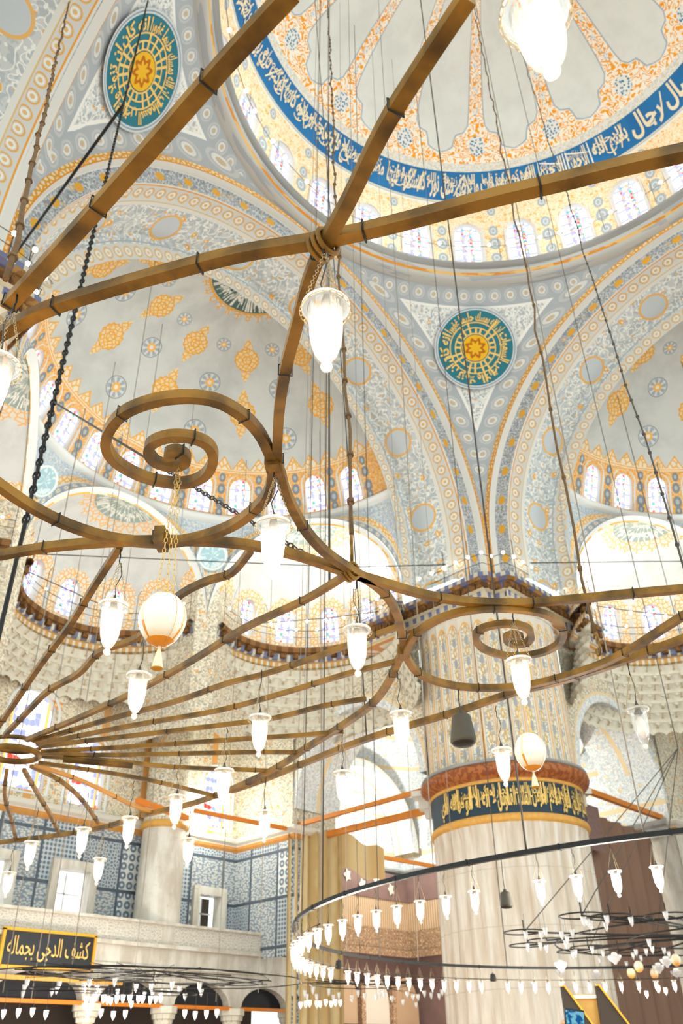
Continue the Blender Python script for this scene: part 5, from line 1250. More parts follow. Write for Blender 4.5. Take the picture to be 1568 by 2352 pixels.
ZO = {'inner_brace': 0.03, 'spiral_scroll': -0.002, 'spiral_scroll.b': -0.03, 'lower_ring': 0.03, 'outer_ring': 0.02, 'loop_bar': -0.02}
for k_, P2 in BARS.items():
    n_, r_ = BN[k_]; bar(n_, P2, r_, z=FZ+ZO.get(k_, 0))
for q, P2 in enumerate(SPOKES):
    bar('spoke', P2, 0.017 if q < 3 else 0.015, 'bronze_orange' if q in (10,) else 'bronze_paint', FZ+0.01*(q % 3), 0.7)
mb = MB(); mb.tube([(0.2*cos(2*pi*i/32), 0.2*sin(2*pi*i/32), FZ) for i in range(32)], 0.025, 8, closed=True); mb.tube([(0.2*cos(2*pi*i/32), 0.2*sin(2*pi*i/32), FZ+.08) for i in range(32)], 0.018, 8, closed=True)
mb.build('hub_ring', MATS['bronze_paint'], frame, xf=False)
mb = MB(); mb.tube([(0.32, -0.24, FZ-.03), (0.80, -0.53, FZ-.05)], 0.026, 10); mb.build('iron_pipe', MATS['bronze_paint'], frame, xf=False)
for nm_, (x, y) in (('clamp', (-14.617, -3.981)), ('clamp', (-12.72, -3.08)), ('clamp', (-14.6, -3.13))):
    mb = MB(); mb.box((x-HUB[0], y-HUB[1], FZ), (0.11, 0.05, 0.09), 0.7); mb.box((x-HUB[0], y-HUB[1], FZ), (0.085, 0.075, 0.06), 0.7); mb.build(nm_, MATS['bronze_paint'], frame, smooth=False, xf=False)
for (x, y) in ((-15.284, -4.964), (-13.693, -3.558)):
    mb = MB(); c = Vector((x-HUB[0], y-HUB[1], FZ))
    for q in range(3): mb.tube([c+Vector((0.045*cos(a*pi/6), (0.02-0.015*q)*1.5, 0.045*sin(a*pi/6))) for a in range(12)], 0.009, 6, closed=True)
    mb.build('knotted_strap', MATS['bronze_paint'], frame, xf=False)
# ---- glass lamps
def links(mb, a, b, n, w=0.0075, r=0.0012, s=6, seg=4):
    """a chain of small oval links from a to b"""
    a, b = Vector(a), Vector(b); d = (b-a)/n; t = d.normalized(); x = t.orthogonal().normalized(); y = t.cross(x)
    for i in range(n):
        c = a+d*(i+.5); e = x if i % 2 else y; h = d.length*0.62
        mb.tube([c+t*(h*cos(2*pi*k/s))+e*(w*sin(2*pi*k/s)) for k in range(s)], r, seg, closed=True)
GP = [(.070, -.010), (.0735, -.004), (.0735, .002), (.070, .006), (.064, .004), (.056, -.006), (.0525, -.02), (.051, -.06), (.049, -.105), (.044, -.15), (.034, -.188), (.020, -.213), (.009, -.222)]
def make_lamp(detail, lit=True):
    t = empty('glass_lamp')
    mb = MB(); mb.lathe(GP[5:], 28 if detail else 12); gs = mb.build('glass_shade', MATS['lamp_glass'], t, xf=False)
    mb = MB(); mb.lathe(GP[:6], 28 if detail else 12); mb.build('glass_rim', MATS['rim_glass'], gs, xf=False)
    mb = MB(); mb.lathe([(.0, -.219), (.009, -.222), (.0165, -.231), (.018, -.239), (.0155, -.248), (.006, -.256), (0, -.257)], 16 if detail else 8); mb.build('glass_knob', MATS['rim_glass'], gs, xf=False)
    mb = MB(); mb.lathe([(0, -.19), (.014, -.184), (.028, -.165), (.034, -.13), (.031, -.09), (.020, -.058), (.012, -.04), (0, -.04)], 18 if detail else 10); mb.build('bulb', MATS['bulb_light' if lit else 'rim_glass'], t, xf=False)
    mb = MB(); mb.lathe([(0, -.03), (.027, -.03), (.029, -.022), (.02, -.01), (.012, .03), (.004, .06), (0, .06)], 16 if detail else 8); mb.build('lamp_holder', MATS['speaker_grey'], t, xf=False)
    H = 0.31
    for q in range(3):
        a = 2*pi*q/3+0.5; mb = MB()
        if detail == 2: links(mb, (.072*cos(a), .072*sin(a), 0), (0.004*cos(a), 0.004*sin(a), .235), 20, 0.0052, 0.0011)
        else: mb.tube([(.072*cos(a), .072*sin(a), 0), (0, 0, .235)], 0.002 if detail else 0.0035, 4)
        mb.build('chain', MATS['chain_metal'], t, xf=False)
    if detail == 2:
        mb = MB()
        for q in range(22):
            a0 = 2*pi*q/22; a1 = 2*pi*(q+1)/22; links(mb, (.0755*cos(a0), .0755*sin(a0), -.012-.006*abs(sin(a0*1.5))), (.0755*cos(a1), .0755*sin(a1), -.012-.006*abs(sin(a1*1.5))), 1, 0.0055, 0.0011)
        mb.build('collar_chain', MATS['chain_metal'], t, xf=False)
    mb = MB(); mb.tube([(0, 0, .055), (0.014, 0.006, .10), (-.012, 0.012, .17), (-.01, 0.0, .24)], 0.0026, 5); mb.build('cord', MATS['dark_wire'], t, xf=False)
    mb = MB(); mb.tube([(0, 0, .232), (0.007, 0, .245), (0.004, 0, .275), (0.012, 0, .295), (0.0, 0, .325)], 0.0034, 5); mb.build('hook', MATS['black_iron'], t, xf=False)
    return t
NEARL = [(-15.572, -5.894, 3.49, 'largest glowing glass lamp, cropped by the top edge above the near bars'),
 (-15.869, -4.079, 3.50, 'glass lamp half cut off by the left edge of the photo'),
 (-15.297, -4.98, 3.49, 'big lit glass lamp hanging where the three near bars cross'),
 (-14.61, -3.98, 3.49, 'lit glass lamp hanging under the clamp beside the large spiral'),
 (-14.693, -2.929, 3.49, 'lit glass lamp just left of the larger egg ornament'),
 (-14.096, -2.263, 3.49, 'lit glass lamp just below and left of the larger egg and its tassel'),
 (-13.633, -3.527, 3.49, 'lit glass lamp straight below the brass S-hook in the middle'),
 (-12.721, -3.897, 3.49, 'lit glass lamp in front of the upper pillar, above the smaller egg'),
 (-13.148, -2.216, 3.49, 'lit glass lamp below the long diagonal spoke, left of the centre knot'),
 (-12.535, -2.872, 3.49, 'lit glass lamp left of the grey hanging loudspeaker'),
 (-11.492, -2.91, 3.49, 'lit glass lamp touching the left side of the smaller egg'),
 (-11.483, -3.959, 3.49, 'unlit clear glass lamp at the right, showing its white bulb'),
 (-11.9, -1.732, 3.49, 'lit glass lamp under the outer hoop right of centre over the pale arches'),
 (-12.629, -1.217, 3.49, 'lit glass lamp before the stained-glass window near the orange beam, biggest of its row'),
 (-12.426, -0.356, 3.49, 'lit glass lamp just above the round marble pier'),
 (-11.57, -0.467, 3.49, 'lit glass lamp at the concave corner of the gilded ledge'),
 (-12.349, 0.426, 3.49, 'lit glass lamp left of the round marble pier near its gold ring'),
 (-11.431, 0.796, 3.49, 'lit glass lamp in front of the right side of the round marble pier'),
 (-11.587, 2.119, 3.49, 'lit glass lamp low over the tile panels between two square windows'),
 (-12.44, 1.033, 3.49, 'lit glass lamp in front of the ledge between the pair of left lamps'),
 (-12.486, 1.887, 3.49, 'lit glass lamp over the upper tiles near the left edge'),
 (-11.933, 3.386, 3.49, 'lit glass lamp lowest at the left edge beside the square window')]
protoA = make_lamp(2); protoD = make_lamp(2, False)
first = True
for k, (x, y, z, lb) in enumerate(NEARL):
    unlit = 'unlit' in lb
    if unlit: o = protoD
    elif first: o = protoA; first = False
    else: o = copy_tree(protoA)
    o.location = (x, y, z-0.015*(k % 3 == 1)); o.rotation_euler = (0, 0, 0.9*k); tag(o, lb, 'lamp', 'glass lamps of the near chandelier')
    if not unlit: lamp_light('lamp_glow', 'POINT', (x, y, z-0.12), 14, (1.0, 0.78, 0.5), 0.04)
# ---- egg ornaments
def egg(x, y, ztop, s, lb):
    t = empty('egg_ornament', (x, y, ztop-0.115*s)); tag(t, lb, 'ornament', 'ostrich egg ornaments')
    mb = MB(); P = []
    for i in range(25):
        a = pi*i/24; zz = cos(a); r = sin(a)*(1-0.10*zz*-1*0+0.0)*0.092; P.append((r*(1-0.10*(zz < 0)*(-zz)), 0.112*zz))
    mb.lathe(P, 36); e = mb.build('egg', MATS['egg_shell'], t, xf=False); 
    mb = MB(); mb.tube([(0.034*cos(2*pi*i/20), 0.034*sin(2*pi*i/20), 0.106) for i in range(20)], 0.0022, 5, closed=True)
    for q in range(3): a = 2*pi*q/3; mb.lathe([(0, .006), (.006, .003), (.006, -.003), (0, -.006)], 8, (0.036*cos(a), 0.036*sin(a), 0.108))
    mb.build('brass_ring', MATS['chain_gold'], t, xf=False)
    for q in range(3):
        a = 2*pi*q/3; mb = MB(); links(mb, (0.036*cos(a), 0.036*sin(a), 0.11), (0.006*cos(a), 0.006*sin(a), (FZ-ztop)/s+0.11), int(26/s), 0.0075, 0.0013); mb.build('chain', MATS['chain_gold'], t, xf=False)
    mb = MB()
    for q in range(2):
        a = pi/2+pi*q; mb.tube([(0.093*sin(pi*i/16)*cos(a), 0.093*sin(pi*i/16)*sin(a), 0.113*cos(pi*i/16)) for i in range(2, 15)], 0.0011, 4)
    mb.build('bead_string', MATS['chain_gold'], t, xf=False)
    mb = MB(); mb.lathe([(0, .006), (.006, .002), (.0065, -.006), (.004, -.01), (.007, -.014), (.011, -.03), (.017, -.06), (.0215, -.085), (.022, -.09), (.016, -.089), (0, -.086)], 20)
    ts = mb.build('tassel', MATS['tassel_thread'], t, xf=False, loc=(0, 0, -0.113))
    t.scale = (s, s, s); return t
egg(-14.904, -3.687, 3.175, 1.0, 'larger cream egg with amber base, chains and tassel under the big spiral')
egg(-12.411, -3.701, 3.19, 0.97, 'smaller cream egg with amber base and tassel in front of the big pillar')
# ---- loudspeakers
def speaker(x, y, ztop, zbot, zh, r0, r1, mt, lb):
    t = empty('hanging_speaker', (x, y, zbot)); tag(t, lb, 'loudspeaker'); h = ztop-zbot
    mb = MB(); mb.lathe([(0, h), (r0*.8, h), (r0, h-.012), (r0*1.03, h-.03), (r1*.99, .02), (r1, .006), (r1*.9, -.004)], 32, uvs=1); mb.build('speaker_cabinet', MATS[mt], t, xf=False)
    mb = MB(); mb.lathe([(r1*.9, -.004), (r1*.82, -.016), (r1*.5, -.022), (0, -.024)], 32); mb.build('speaker_grille', MATS['speaker_dark'], t, xf=False)
    mb = MB(); mb.tube([(0, 0, h-.005), (0.004, 0.004, h+.06), (-.006, .003, h+.1), (0, 0, zh-zbot)], 0.005, 6); mb.lathe([(0, .02), (.018, .018), (.02, -.005), (0, -.01)], 12, (0, 0, h+.01)); mb.build('speaker_cable', MATS['dark_wire'], t, xf=False)
speaker(-11.988, -2.946, 3.60, 3.41, FZ, 0.064, 0.088, 'speaker_grey', 'grey-brown cone-shaped loudspeaker hanging in front of the painted pillar')
RC = (-0.01, 0.2); RR_ = 7.76
def rp(a, z): return (RC[0]+RR_*cos(rad(a)), RC[1]+RR_*sin(rad(a)), z)
p = rp(183.5, 0); speaker(p[0], p[1], 3.27, 3.12, 3.65, 0.055, 0.075, 'speaker_grey', 'small bronze loudspeaker hanging under the ring in front of the lower pillar')
for a, lb in ((108.7, 'tiny dark loudspeaker on the far ring at the edge of the beige curtain'), (69.2, 'tiny dark loudspeaker on the far ring in front of the pillar')):
    p = rp(a, 0); speaker(p[0], p[1], 3.5, 3.36, 3.65, 0.06, 0.08, 'speaker_dark', lb)
# ---- ring of lamps
ring = empty('ring_chandelier', (RC[0], RC[1], 0)); tag(ring, 'very wide thin black iron hoop carrying an even row of lit lamps', 'chandelier')
mb = MB(); mb.tube([(RR_*cos(2*pi*i/160), RR_*sin(2*pi*i/160), 3.65) for i in range(160)], 0.028, square=True, closed=True); mb.build('hoop', MATS['black_iron'], ring, xf=False, smooth=False)
mb = MB()
for i in range(160):
    if i % 4 == 0: a = 2*pi*i/160; mb.box((RR_*cos(a), RR_*sin(a), 3.65), (0.07, 0.02, 0.07), a)
mb.build('hoop_joints', MATS['black_iron'], ring, xf=False, smooth=False)
mb = MB(); mb.tube([(RR_*cos(2*pi*i/160), RR_*sin(2*pi*i/160), 3.385) for i in range(70)], 0.009, 5); mb.build('wiring', MATS['black_iron'], ring, xf=False)
near = [196.4, 193.2, 190.0, 186.8, 180.4, 177.2, 174.0, 170.8, 167.6, 164.3, 161.1, 157.6, 154.4, 151, 147.6, 144.5]
left = [141.3, 138.3, 135.3, 132.3, 129.3, 126.4, 123.5, 120.6, 117.6, 114.7, 111.7]
far = [105.7, 102.8, 99.8, 96.9, 94.2, 91.4, 88.6, 85.8, 83.0, 80.2, 77.4, 74.6, 71.9, 66.3, 63.6, 60.8, 58.1, 55.4, 52.8, 50.1, 47.2, 44.2, 41.0, 37.8, 34.6]
protoB = make_lamp(1); used = False
for grp, lst, desc in (('near', near, 'lit lamp on the near side of the wide ring, %s from right'), ('left', left, 'lit lamp at the left turn of the wide ring, %s along'), ('far', far, 'small lit lamp on the far side of the wide ring, %s from curtain')):
    for k, a in enumerate(lst):
        o = copy_tree(protoB) if used else protoB; used = True
        x, y, z = rp(a, 3.33); o.location = (x, y, z); o.rotation_euler = (0, 0, a*1.7); tag(o, desc % ordw(k), 'lamp', 'lamps of the wide ring')
# ---- cup lamps of the dark chandeliers farther off
def make_cup(kind):
    t = empty({'cup': 'glass_cup', 'lit': 'lit_cup', 'bowl': 'glass_bowl', 'egg': 'amber_egg'}[kind])
    if kind in ('cup', 'lit'):
        mb = MB(); mb.lathe([(.056, .07), (.052, .06), (.045, .0), (.034, -.05), (.014, -.08), (.012, -.1), (0, -.105)], 10); mb.build('glass_shade', MATS['clear_glass'], t, xf=False)
        mb = MB(); mb.lathe([(0, -.05), (.026, -.03), (.032, .0), (.02, .04), (0, .05)], 8); mb.build('bulb', MATS['bulb_light' if kind == 'lit' else 'frost'], t, xf=False)
    elif kind == 'bowl':
        mb = MB(); mb.lathe([(.13, .03), (.15, .02), (.15, 0), (.14, -.03), (.10, -.08), (.04, -.12), (.03, -.15), (0, -.16)], 14); mb.build('bowl', MATS['clear_glass'], t, xf=False)
        mb = MB(); mb.lathe([(0, .09), (.05, .08), (.07, .05), (.05, .02), (0, .0)], 10); mb.build('inner_cup', MATS['frost'], t, xf=False)
    else:
        mb = MB(); mb.lathe([(.13*sin(pi*i/12)*.85, .13*cos(pi*i/12)) for i in range(13)], 14); mb.build('egg', MATS['amber_egg'], t, xf=False)
    mb = MB(); mb.tube([(0, 0, .06), (0, 0, .42)], 0.004, 4); mb.build('cord', MATS['dark_wire'], t, xf=False)
    return t
glassmat('clear_glass', (0.95, 0.96, 1.0, 1), 0.45); mat('frost', srgb('#e9e4dc'), 0.3)
mat('amber_egg', lambda: (lambda x, y, z: mix(ss(z, 0.08, -0.12), srgb('#ead9b8'), srgb('#d08f38')))(*OBJ()), 0.25, 0, 0.5)
protos = {}
def put(kind, lst, z, group, desc, cat='lamp'):
    for k, (x, y) in enumerate(lst):
        if kind in protos: o = copy_tree(protos[kind])
        else: o = protos[kind] = make_cup(kind)
        for c_ in ('group',): 
            if c_ in o: del o[c_]
        o.location = (x, y, z+0.02*((k*7) % 3)); tag(o, desc % ordw(k), cat, group)
put('cup', GL_CUPS, 3.95, 'clear glass cups of the dark inner chandelier', 'clear glass cup on the dark bars before the pillar, %s in the cluster')
put('bowl', GL_BOWLS, 3.6, 'glass bowls below the dark inner chandelier', 'larger clear glass bowl below the dark bars, %s rightwards')
put('egg', GL_EGGS, 3.6, 'amber eggs below the dark inner chandelier', 'amber-bottomed egg below the dark bars near the right edge, %s', 'ornament')
put('lit', GL_LIT, 3.1, 'lit cups at the lower right', 'lit lamp cup under the far ring at the lower right corner, %s')
put('cup', LF_DIM, 3.3, 'unlit glass cups under the left half-dome', 'unlit glass cup over the arcade at lower left, %s rightwards')
put('lit', LF_LIT, 3.1, 'lit cups under the left half-dome', 'lit cup in the bright cluster over the arcade, %s from left')
put('lit', CT_LIT, 3.1, 'lit cups before the beige curtain', 'lit cup in the short row before the beige curtain, %s from left')
put('cup', CT_DIM, 3.3, 'unlit cups before the beige curtain', 'unlit glass cup before the beige curtain, %s rightwards')
put('cup', RT_DIM, 3.3, 'unlit cups left of the big pillar', 'unlit glass cup between curtain and pillar near the bottom, %s rightwards')
put('lit', ARC_LIT, 2.7, 'small lit lamps in the arcade arches', 'small lit lamp low before the arcade arches, %s rightwards')
# dark frames they hang from
t = empty('dark_chandelier', (GL_HUB[0][0], GL_HUB[0][1], 0)); tag(t, 'dark thin-barred chandelier with many unlit glass cups, right of the pillar', 'chandelier')
hx, hy = GL_HUB[0]
for k, (x, y) in enumerate(GL_ARMS):
    mb = MB(); P = smooth([(0, 0, 4.1), ((x-hx)*.5+0.2*(-1)**k, (y-hy)*.5, 4.1+0.03*k % .1), (x-hx, y-hy, 4.1)], 6); mb.tube(P, 0.022, 6)
    e = Vector((x-hx, y-hy, 4.1)); mb.tube([e+Vector((0.45*cos(q*pi/8), 0.45*sin(q*pi/8), 0)) for q in range(16)], 0.016, 5, closed=True); mb.tube([e, e+Vector((0, 0, .25))], 0.014, 5)
    mb.build('arm', MATS['black_iron'], t, xf=False)
for q in (2.2, 3.9):
    mb = MB(); mb.tube([(q*cos(2*pi*i/48), q*sin(2*pi*i/48), 4.08) for i in range(48)], 0.02, 5, closed=True); mb.build('hoop', MATS['black_iron'], t, xf=False)
for k, (x, y) in enumerate(((0.07, 3.27), (1.21, 5.41), (5.0, 6.0), (7.7, 5.6))):
    mb = MB(); mb.tube([(x-hx, y-hy, 4.1), (0, 0, 8.6)], 0.012, 5); mb.build('stay_wire', MATS['dark_wire'], t, xf=False)
mb = MB(); mb.tube([(0, 0, 8.6), (0, 0, 44.2)], 0.012, 5); mb.build('stay_wire', MATS['dark_wire'], t, xf=False)
t = empty('dark_chandelier', (-2.4, 14.2, 0)); tag(t, 'dark chandelier bars seen almost edge-on above the arcade at lower left', 'chandelier')
for a, b_, c_ in ((4.5, 1.2, 3.66), (4.0, 1.9, 3.70), (3.2, 0.9, 3.62), (5.0, 2.6, 3.62)):
    mb = MB(); mb.tube([(a*cos(2*pi*i/60)*0.8-b_*sin(2*pi*i/60)*0.5, b_*sin(2*pi*i/60)+a*cos(2*pi*i/60)*0.1+0.08*sin(i), c_) for i in range(60)], 0.014, 5, closed=True); mb.build('hoop', MATS['black_iron'], t, xf=False)
for k in range(10):
    a = 2*pi*k/10; mb = MB(); mb.tube([(0, 0, 3.8), (1.8*cos(a), .9*sin(a), 3.72), (3.8*cos(a), 1.7*sin(a), 3.64)], 0.013, 5); mb.build('arm', MATS['black_iron'], t, xf=False)
def branches(t, z0, lst, z1, r=0.007):
    c = t.location
    for x, y in lst:
        mb = MB(); mb.tube([(0, 0, z0), ((x-c.x)*.5, (y-c.y)*.5, (z0+z1)/2+.02), (x-c.x, y-c.y, z1)], r, 4); mb.build('branch', MATS['black_iron'], t, xf=False)
branches(t, 3.66, LF_DIM, 3.72); branches(t, 3.6, LF_LIT, 3.52)
t = empty('dark_chandelier', (3.2, 12.3, 0)); tag(t, 'thin dark chandelier bars between the beige curtain and the big pillar', 'chandelier')
mb = MB(); mb.tube([(1.6*cos(2*pi*i/40), 1.2*sin(2*pi*i/40), 3.6) for i in range(40)], 0.012, 5, closed=True); mb.build('hoop', MATS['black_iron'], t, xf=False)
mb = MB(); mb.tube([(0, 0, 3.6), (0.02, 0.02, 31.9)], 0.01, 4); mb.build('stay_wire', MATS['dark_wire'], t, xf=False)
branches(t, 3.6, CT_LIT+CT_DIM+RT_DIM, 3.62)
t = empty('dark_chandelier', (-4.7, 12.2, 0)); tag(t, 'lowest thin dark bars holding the small lamps before the arcade arches', 'chandelier')
mb = MB(); mb.tube([(2.1*cos(2*pi*i/40), .7*sin(2*pi*i/40), 3.14) for i in range(40)], 0.01, 5, closed=True); mb.build('hoop', MATS['black_iron'], t, xf=False)
branches(t, 3.14, ARC_LIT, 3.12)
# ---- suspension ropes and chains
def rope(P, r, mt, lb, name='rope', knots=0.0, kr=1.5, n=10):
    P = [Vector(q) for q in P]; mb = MB(); mb.tube(P, r, 6)
    if knots:
        for c, d in along(P, knots):
            x = d.orthogonal().normalized(); mb.tube([c-d*r*1.5, c, c+d*r*1.5], r*kr, 6)
    o = mb.build(name, MATS[mt], xf=False); tag(o, lb, 'rope' if name == 'rope' else name); return o
def wob(a, b_, n, am):
    a, b_ = Vector(a), Vector(b_); random.seed(n+int(am*1000)); return [a.lerp(b_, i/n)+Vector((random.uniform(-am, am), random.uniform(-am, am), 0))*(0 < i < n) for i in range(n+1)]
rope(wob((-15.93, -4.12, 3.8), (-12.66, 8.92, 30), 60, .012), 0.011, 'brown_rope', 'brown twisted rope rising steeply beside the left edge', knots=0.45, kr=1.7)
b0, b1 = Vector((-14.19, -.42, 3.8)), Vector((-10.92, 7.17, 30))
mb = MB(); mb.tube([b0+(b1-b0)*t_ for t_ in (0, .072)], 0.02, 8); links(mb, b0+(b1-b0)*.072, b0+(b1-b0)*.42, 90, 0.030, 0.010, 8, 5); mb.tube([b0+(b1-b0)*t_ for t_ in (.072, .42, 1.0)], 0.014, 6)
for c, d in along([b0+(b1-b0)*.42, b1], 0.16): mb.tube([c-d*.04, c+d*.04], 0.026, 5)
o = mb.build('black_chain', MATS['black_iron'], xf=False); tag(o, 'heavy black chain with turnbuckle sloping down the left side', 'chain')
rope([(-12.36, 3.83, 18.49), (-11.75, 10.2, 19.6)], 0.035, 'black_iron', 'straight black stay from the black chain to the left pillar cornice', 'cable')
mb = MB(); A_, B_ = Vector((-13.72, .67, 7.57)), Vector((-13.8, -3.45, 3.84)); M1 = A_.lerp(B_, .55); mb.tube([A_, M1], 0.011, 6); links(mb, M1, B_, 46, 0.016, 0.005, 8, 5)
o = mb.build('iron_chain', MATS['dark_wire'], xf=False); tag(o, 'iron chain running from the black chain down to the centre knot', 'chain')
def topz(x, y):
    d = 9.5**2-x*x-(y-14.8)**2
    if y > 14.8 and d > 6: return 22.6+sqrt(d)
    for ex in (-1, 0, 1):
        A = rad(90-60*ex); d = 4.5**2-(x-8.3*cos(A))**2-(y-14.8-8.3*sin(A))**2
        if d > 0: return 19.35+sqrt(d)
    return 31.5
def shook(x, y, z, lb):
    mb = MB(); P = [(0, 0, 0.0)]; r = 0.035
    P = [(r*1.0*cos(a)+0, 0, .12+r*sin(a)) for a in [pi*.1+pi*1.2*i/10 for i in range(11)]]+[(r*cos(a)*-1.15, 0, .045-r*1.15*sin(a)*-1) for a in [pi*0.1+pi*-1.25*i/12+0.0 for i in range(13)]]
    mb.tube([(q[0]*.7+.0, q[0]*.7, q[2]) for q in P], 0.0085, 7); o = mb.build('hook', MATS['bronze_paint'], xf=False, loc=(x, y, z)); tag(o, lb, 'hook')
rope(wob((-13.69, -3.56, 4.03), (-6.91, 3.14, 30), 50, .02), 0.011, 'brown_rope', 'knotted brown rope running up from the brass S-hook in the middle', knots=0.5, kr=2.0); shook(-13.69, -3.56, 3.86, 'brass S-hook holding the centre knot of the chandelier')
rope(wob((-11.66, -3.86, 4.0), (-3.65, -.14, 30), 50, .03), 0.012, 'brown_rope', 'dark rope crossing the dome down to the hook at the right', knots=1.1, kr=1.6); shook(-11.66, -3.86, 3.84, 'brass S-hook at the right where the ropes meet the outer hoop')
rope(wob((-12.15, -4.71, 3.8), (4.68, 2.07, 44.7), 50, .02), 0.007, 'dark_wire', 'thin beaded chain slanting down the right half-dome', knots=0.28, kr=1.9)
rope([(-13.6, -3.3, 3.85), (-6.7, 3.3, 30)], 0.007, 'dark_wire', 'thin dark wire just right of the knotted brown rope', 'wire')
rope([(-11.6, -1.72, 3.83), (-11.62, -1.7, 5.0), (-10.5, 0.5, 30)], 0.006, 'dark_wire', 'thin wire ending in a small hook above the lower hoop', 'wire')
for k, a in enumerate(list(range(66, 206, 10))):
    x, y, z = rp(a, 3.65); c = rp(a+3, 0); mb = MB(); mb.tube([(x, y, 3.68), (x*.93, y*.93, 43.15)], 0.009 if k % 3 else 0.015, 4)
    o = mb.build('suspension_wire', MATS['pale_wire' if k % 3 else 'dark_wire'], xf=False); tag(o, 'thin wire hanging from the dome to the wide ring, %s from the big pillar leftwards' % ordw(k), 'wire', 'wires of the wide ring')
for k, (x, y, z0) in enumerate([(-2, 19, 3.7), (1.5, 21, 3.7), (3.5, 17, 3.7), (-4.5, 16, 3.7), (-1, 23, 3.7), (5, 21, 3.7), (-7, 14.5, 3.7), (6.8, 17.5, 3.7), (-3.0, 21.0, 3.7), (2.6, 13.2, 3.7)]):
    mb = MB(); mb.tube([(x, y, z0), (x+.05, y+.05, topz(x, y))], 0.014, 4); o = mb.build('suspension_wire', MATS['pale_wire'], xf=False); tag(o, 'faint thin wire before the left half-dome, %s of the scattered ones' % ordw(k), 'wire', 'wires of the left half-dome')
for k, (x, y) in enumerate([(15, 1.5), (18, 3.0), (20, 6.2), (16.5, 6.0)]):
    mb = MB(); mb.tube([(x, y, 4.0), (x+.05, y+.05, topz(y, x))], 0.016, 4); o = mb.build('suspension_wire', MATS['dark_wire'], xf=False); tag(o, 'thin dark wire before the right half-dome, %s from the pillar' % ordw(k), 'wire', 'wires of the right half-dome')
rope([(-4.2, 26, 20.5), (7.5, 16.4, 20.45), (12.5, 11.2, 20.5), (18.2, 5.7, 20.6)], 0.022, 'black_iron', 'long thin dark cable stretched level across all the vaults', 'cable')
rope([(-2.6, 26.7, 20.5), (3.2, 26.8, 20.1), (8, 24.5, 19.4)], 0.022, 'black_iron', 'dark cable sloping across the middle apse of the left side', 'cable')
def string_lights(a, b_, n, lb):
    a, b_ = Vector(a), Vector(b_); mb = MB(); P = [a.lerp(b_, i/12)-Vector((0, 0, .12*sin(pi*i/12))) for i in range(13)]; mb.tube(P, 0.022, 5); o = mb.build('string_lights', MATS['black_iron'], xf=False); tag(o, lb, 'string lights')
    for i in range(n):
        c = a.lerp(b_, (i+.5)/n)-Vector((0, 0, .12*sin(pi*(i+.5)/n)+.09)); m2 = MB(); m2.lathe([(0, .09), (.06, .05), (.08, 0), (.06, -.05), (0, -.09)], 8, tuple(c)); m2.build('bulb', MATS['bulb_small'], o, xf=False)
string_lights((7.8, 24.0, 20.4), (12.4, 17.0, 20.4), 9, 'string of small bulbs across the apse left of the pillar')
string_lights((17.6, 11.4, 20.5), (24.5, 7.4, 20.5), 8, 'string of small bulbs across the apse right of the pillar')
mb = MB(); mb.box((17.5, 11.3, 20.4), (0.5, 0.5, 0.22), 0.6); o = mb.build('floodlight_lamp', MATS['bulb_small'], xf=False); tag(o, 'bright floodlight head beside the pillar cornice on the right', 'floodlight')
mb = MB(); mb.tube([(10.85*cos(2*pi*i/96), 10.85*sin(2*pi*i/96), 34.75) for i in range(96)], 0.018, 4, closed=True)
for i in range(28):
    a = rad(w0+(i+.5)*per); mb.tube([(10.85*cos(a), 10.85*sin(a), 33.9), (10.85*cos(a), 10.85*sin(a), 35.4)], 0.018, 4)
o = mb.build('bulb_ring', MATS['pale_wire'], xf=False); tag(o, 'wire ring of small bulbs before the drum windows of the dome', 'string lights')
for i in range(-8, 9):
    for dd_ in (-2.4, 2.4):
        a = rad(w0+(i+.5)*per+dd_); m2 = MB(); m2.lathe([(0, .10), (.07, .05), (.09, 0), (.07, -.05), (0, -.10)], 8, (10.85*cos(a), 10.85*sin(a), 34.85+(.5 if dd_ == 0 else 0))); m2.build('bulb', MATS['bulb_small'], o, xf=False)
# ---- framed calligraphy panel on the gallery
t = empty('calligraphy_panel', (0.85, 25.75, 5.47)); tag(t, 'black framed calligraphy panel with golden Arabic script at lower left', 'sign')
mb = MB(); mb.box((0, 0, 0), (3.6, 0.06, 1.15)); mb.build('black_board', MATS['sign_black'], t, smooth=False, xf=False)
for cx_, cz_, wx, wz in ((0, .6, 3.8, .1), (0, -.6, 3.8, .1), (-1.85, 0, .1, 1.2), (1.85, 0, .1, 1.2)):
    mb = MB(); mb.box((cx_, -.03, cz_), (wx, .14, wz)); mb.build('gilt_frame', MATS['gold_bright'], t, smooth=False, xf=False)
mb = MB(); put_text(mb, 'كشف الدجى بجماله', lambda x, y: (-1.65+3.3*x, -.05, -.40+.80*y), 0.004, 200); mb.build('golden_script', MATS['letter_gold'], t, smooth=False, xf=False)
mb = MB(); mb.box((0.85, 25.7, 4.55), (6.5, 0.1, 0.14)); o = mb.build('pale_pole', MATS['gold_paint'], smooth=False, xf=False); tag(o, 'pale straight pole running just under the framed calligraphy panel', 'pole')
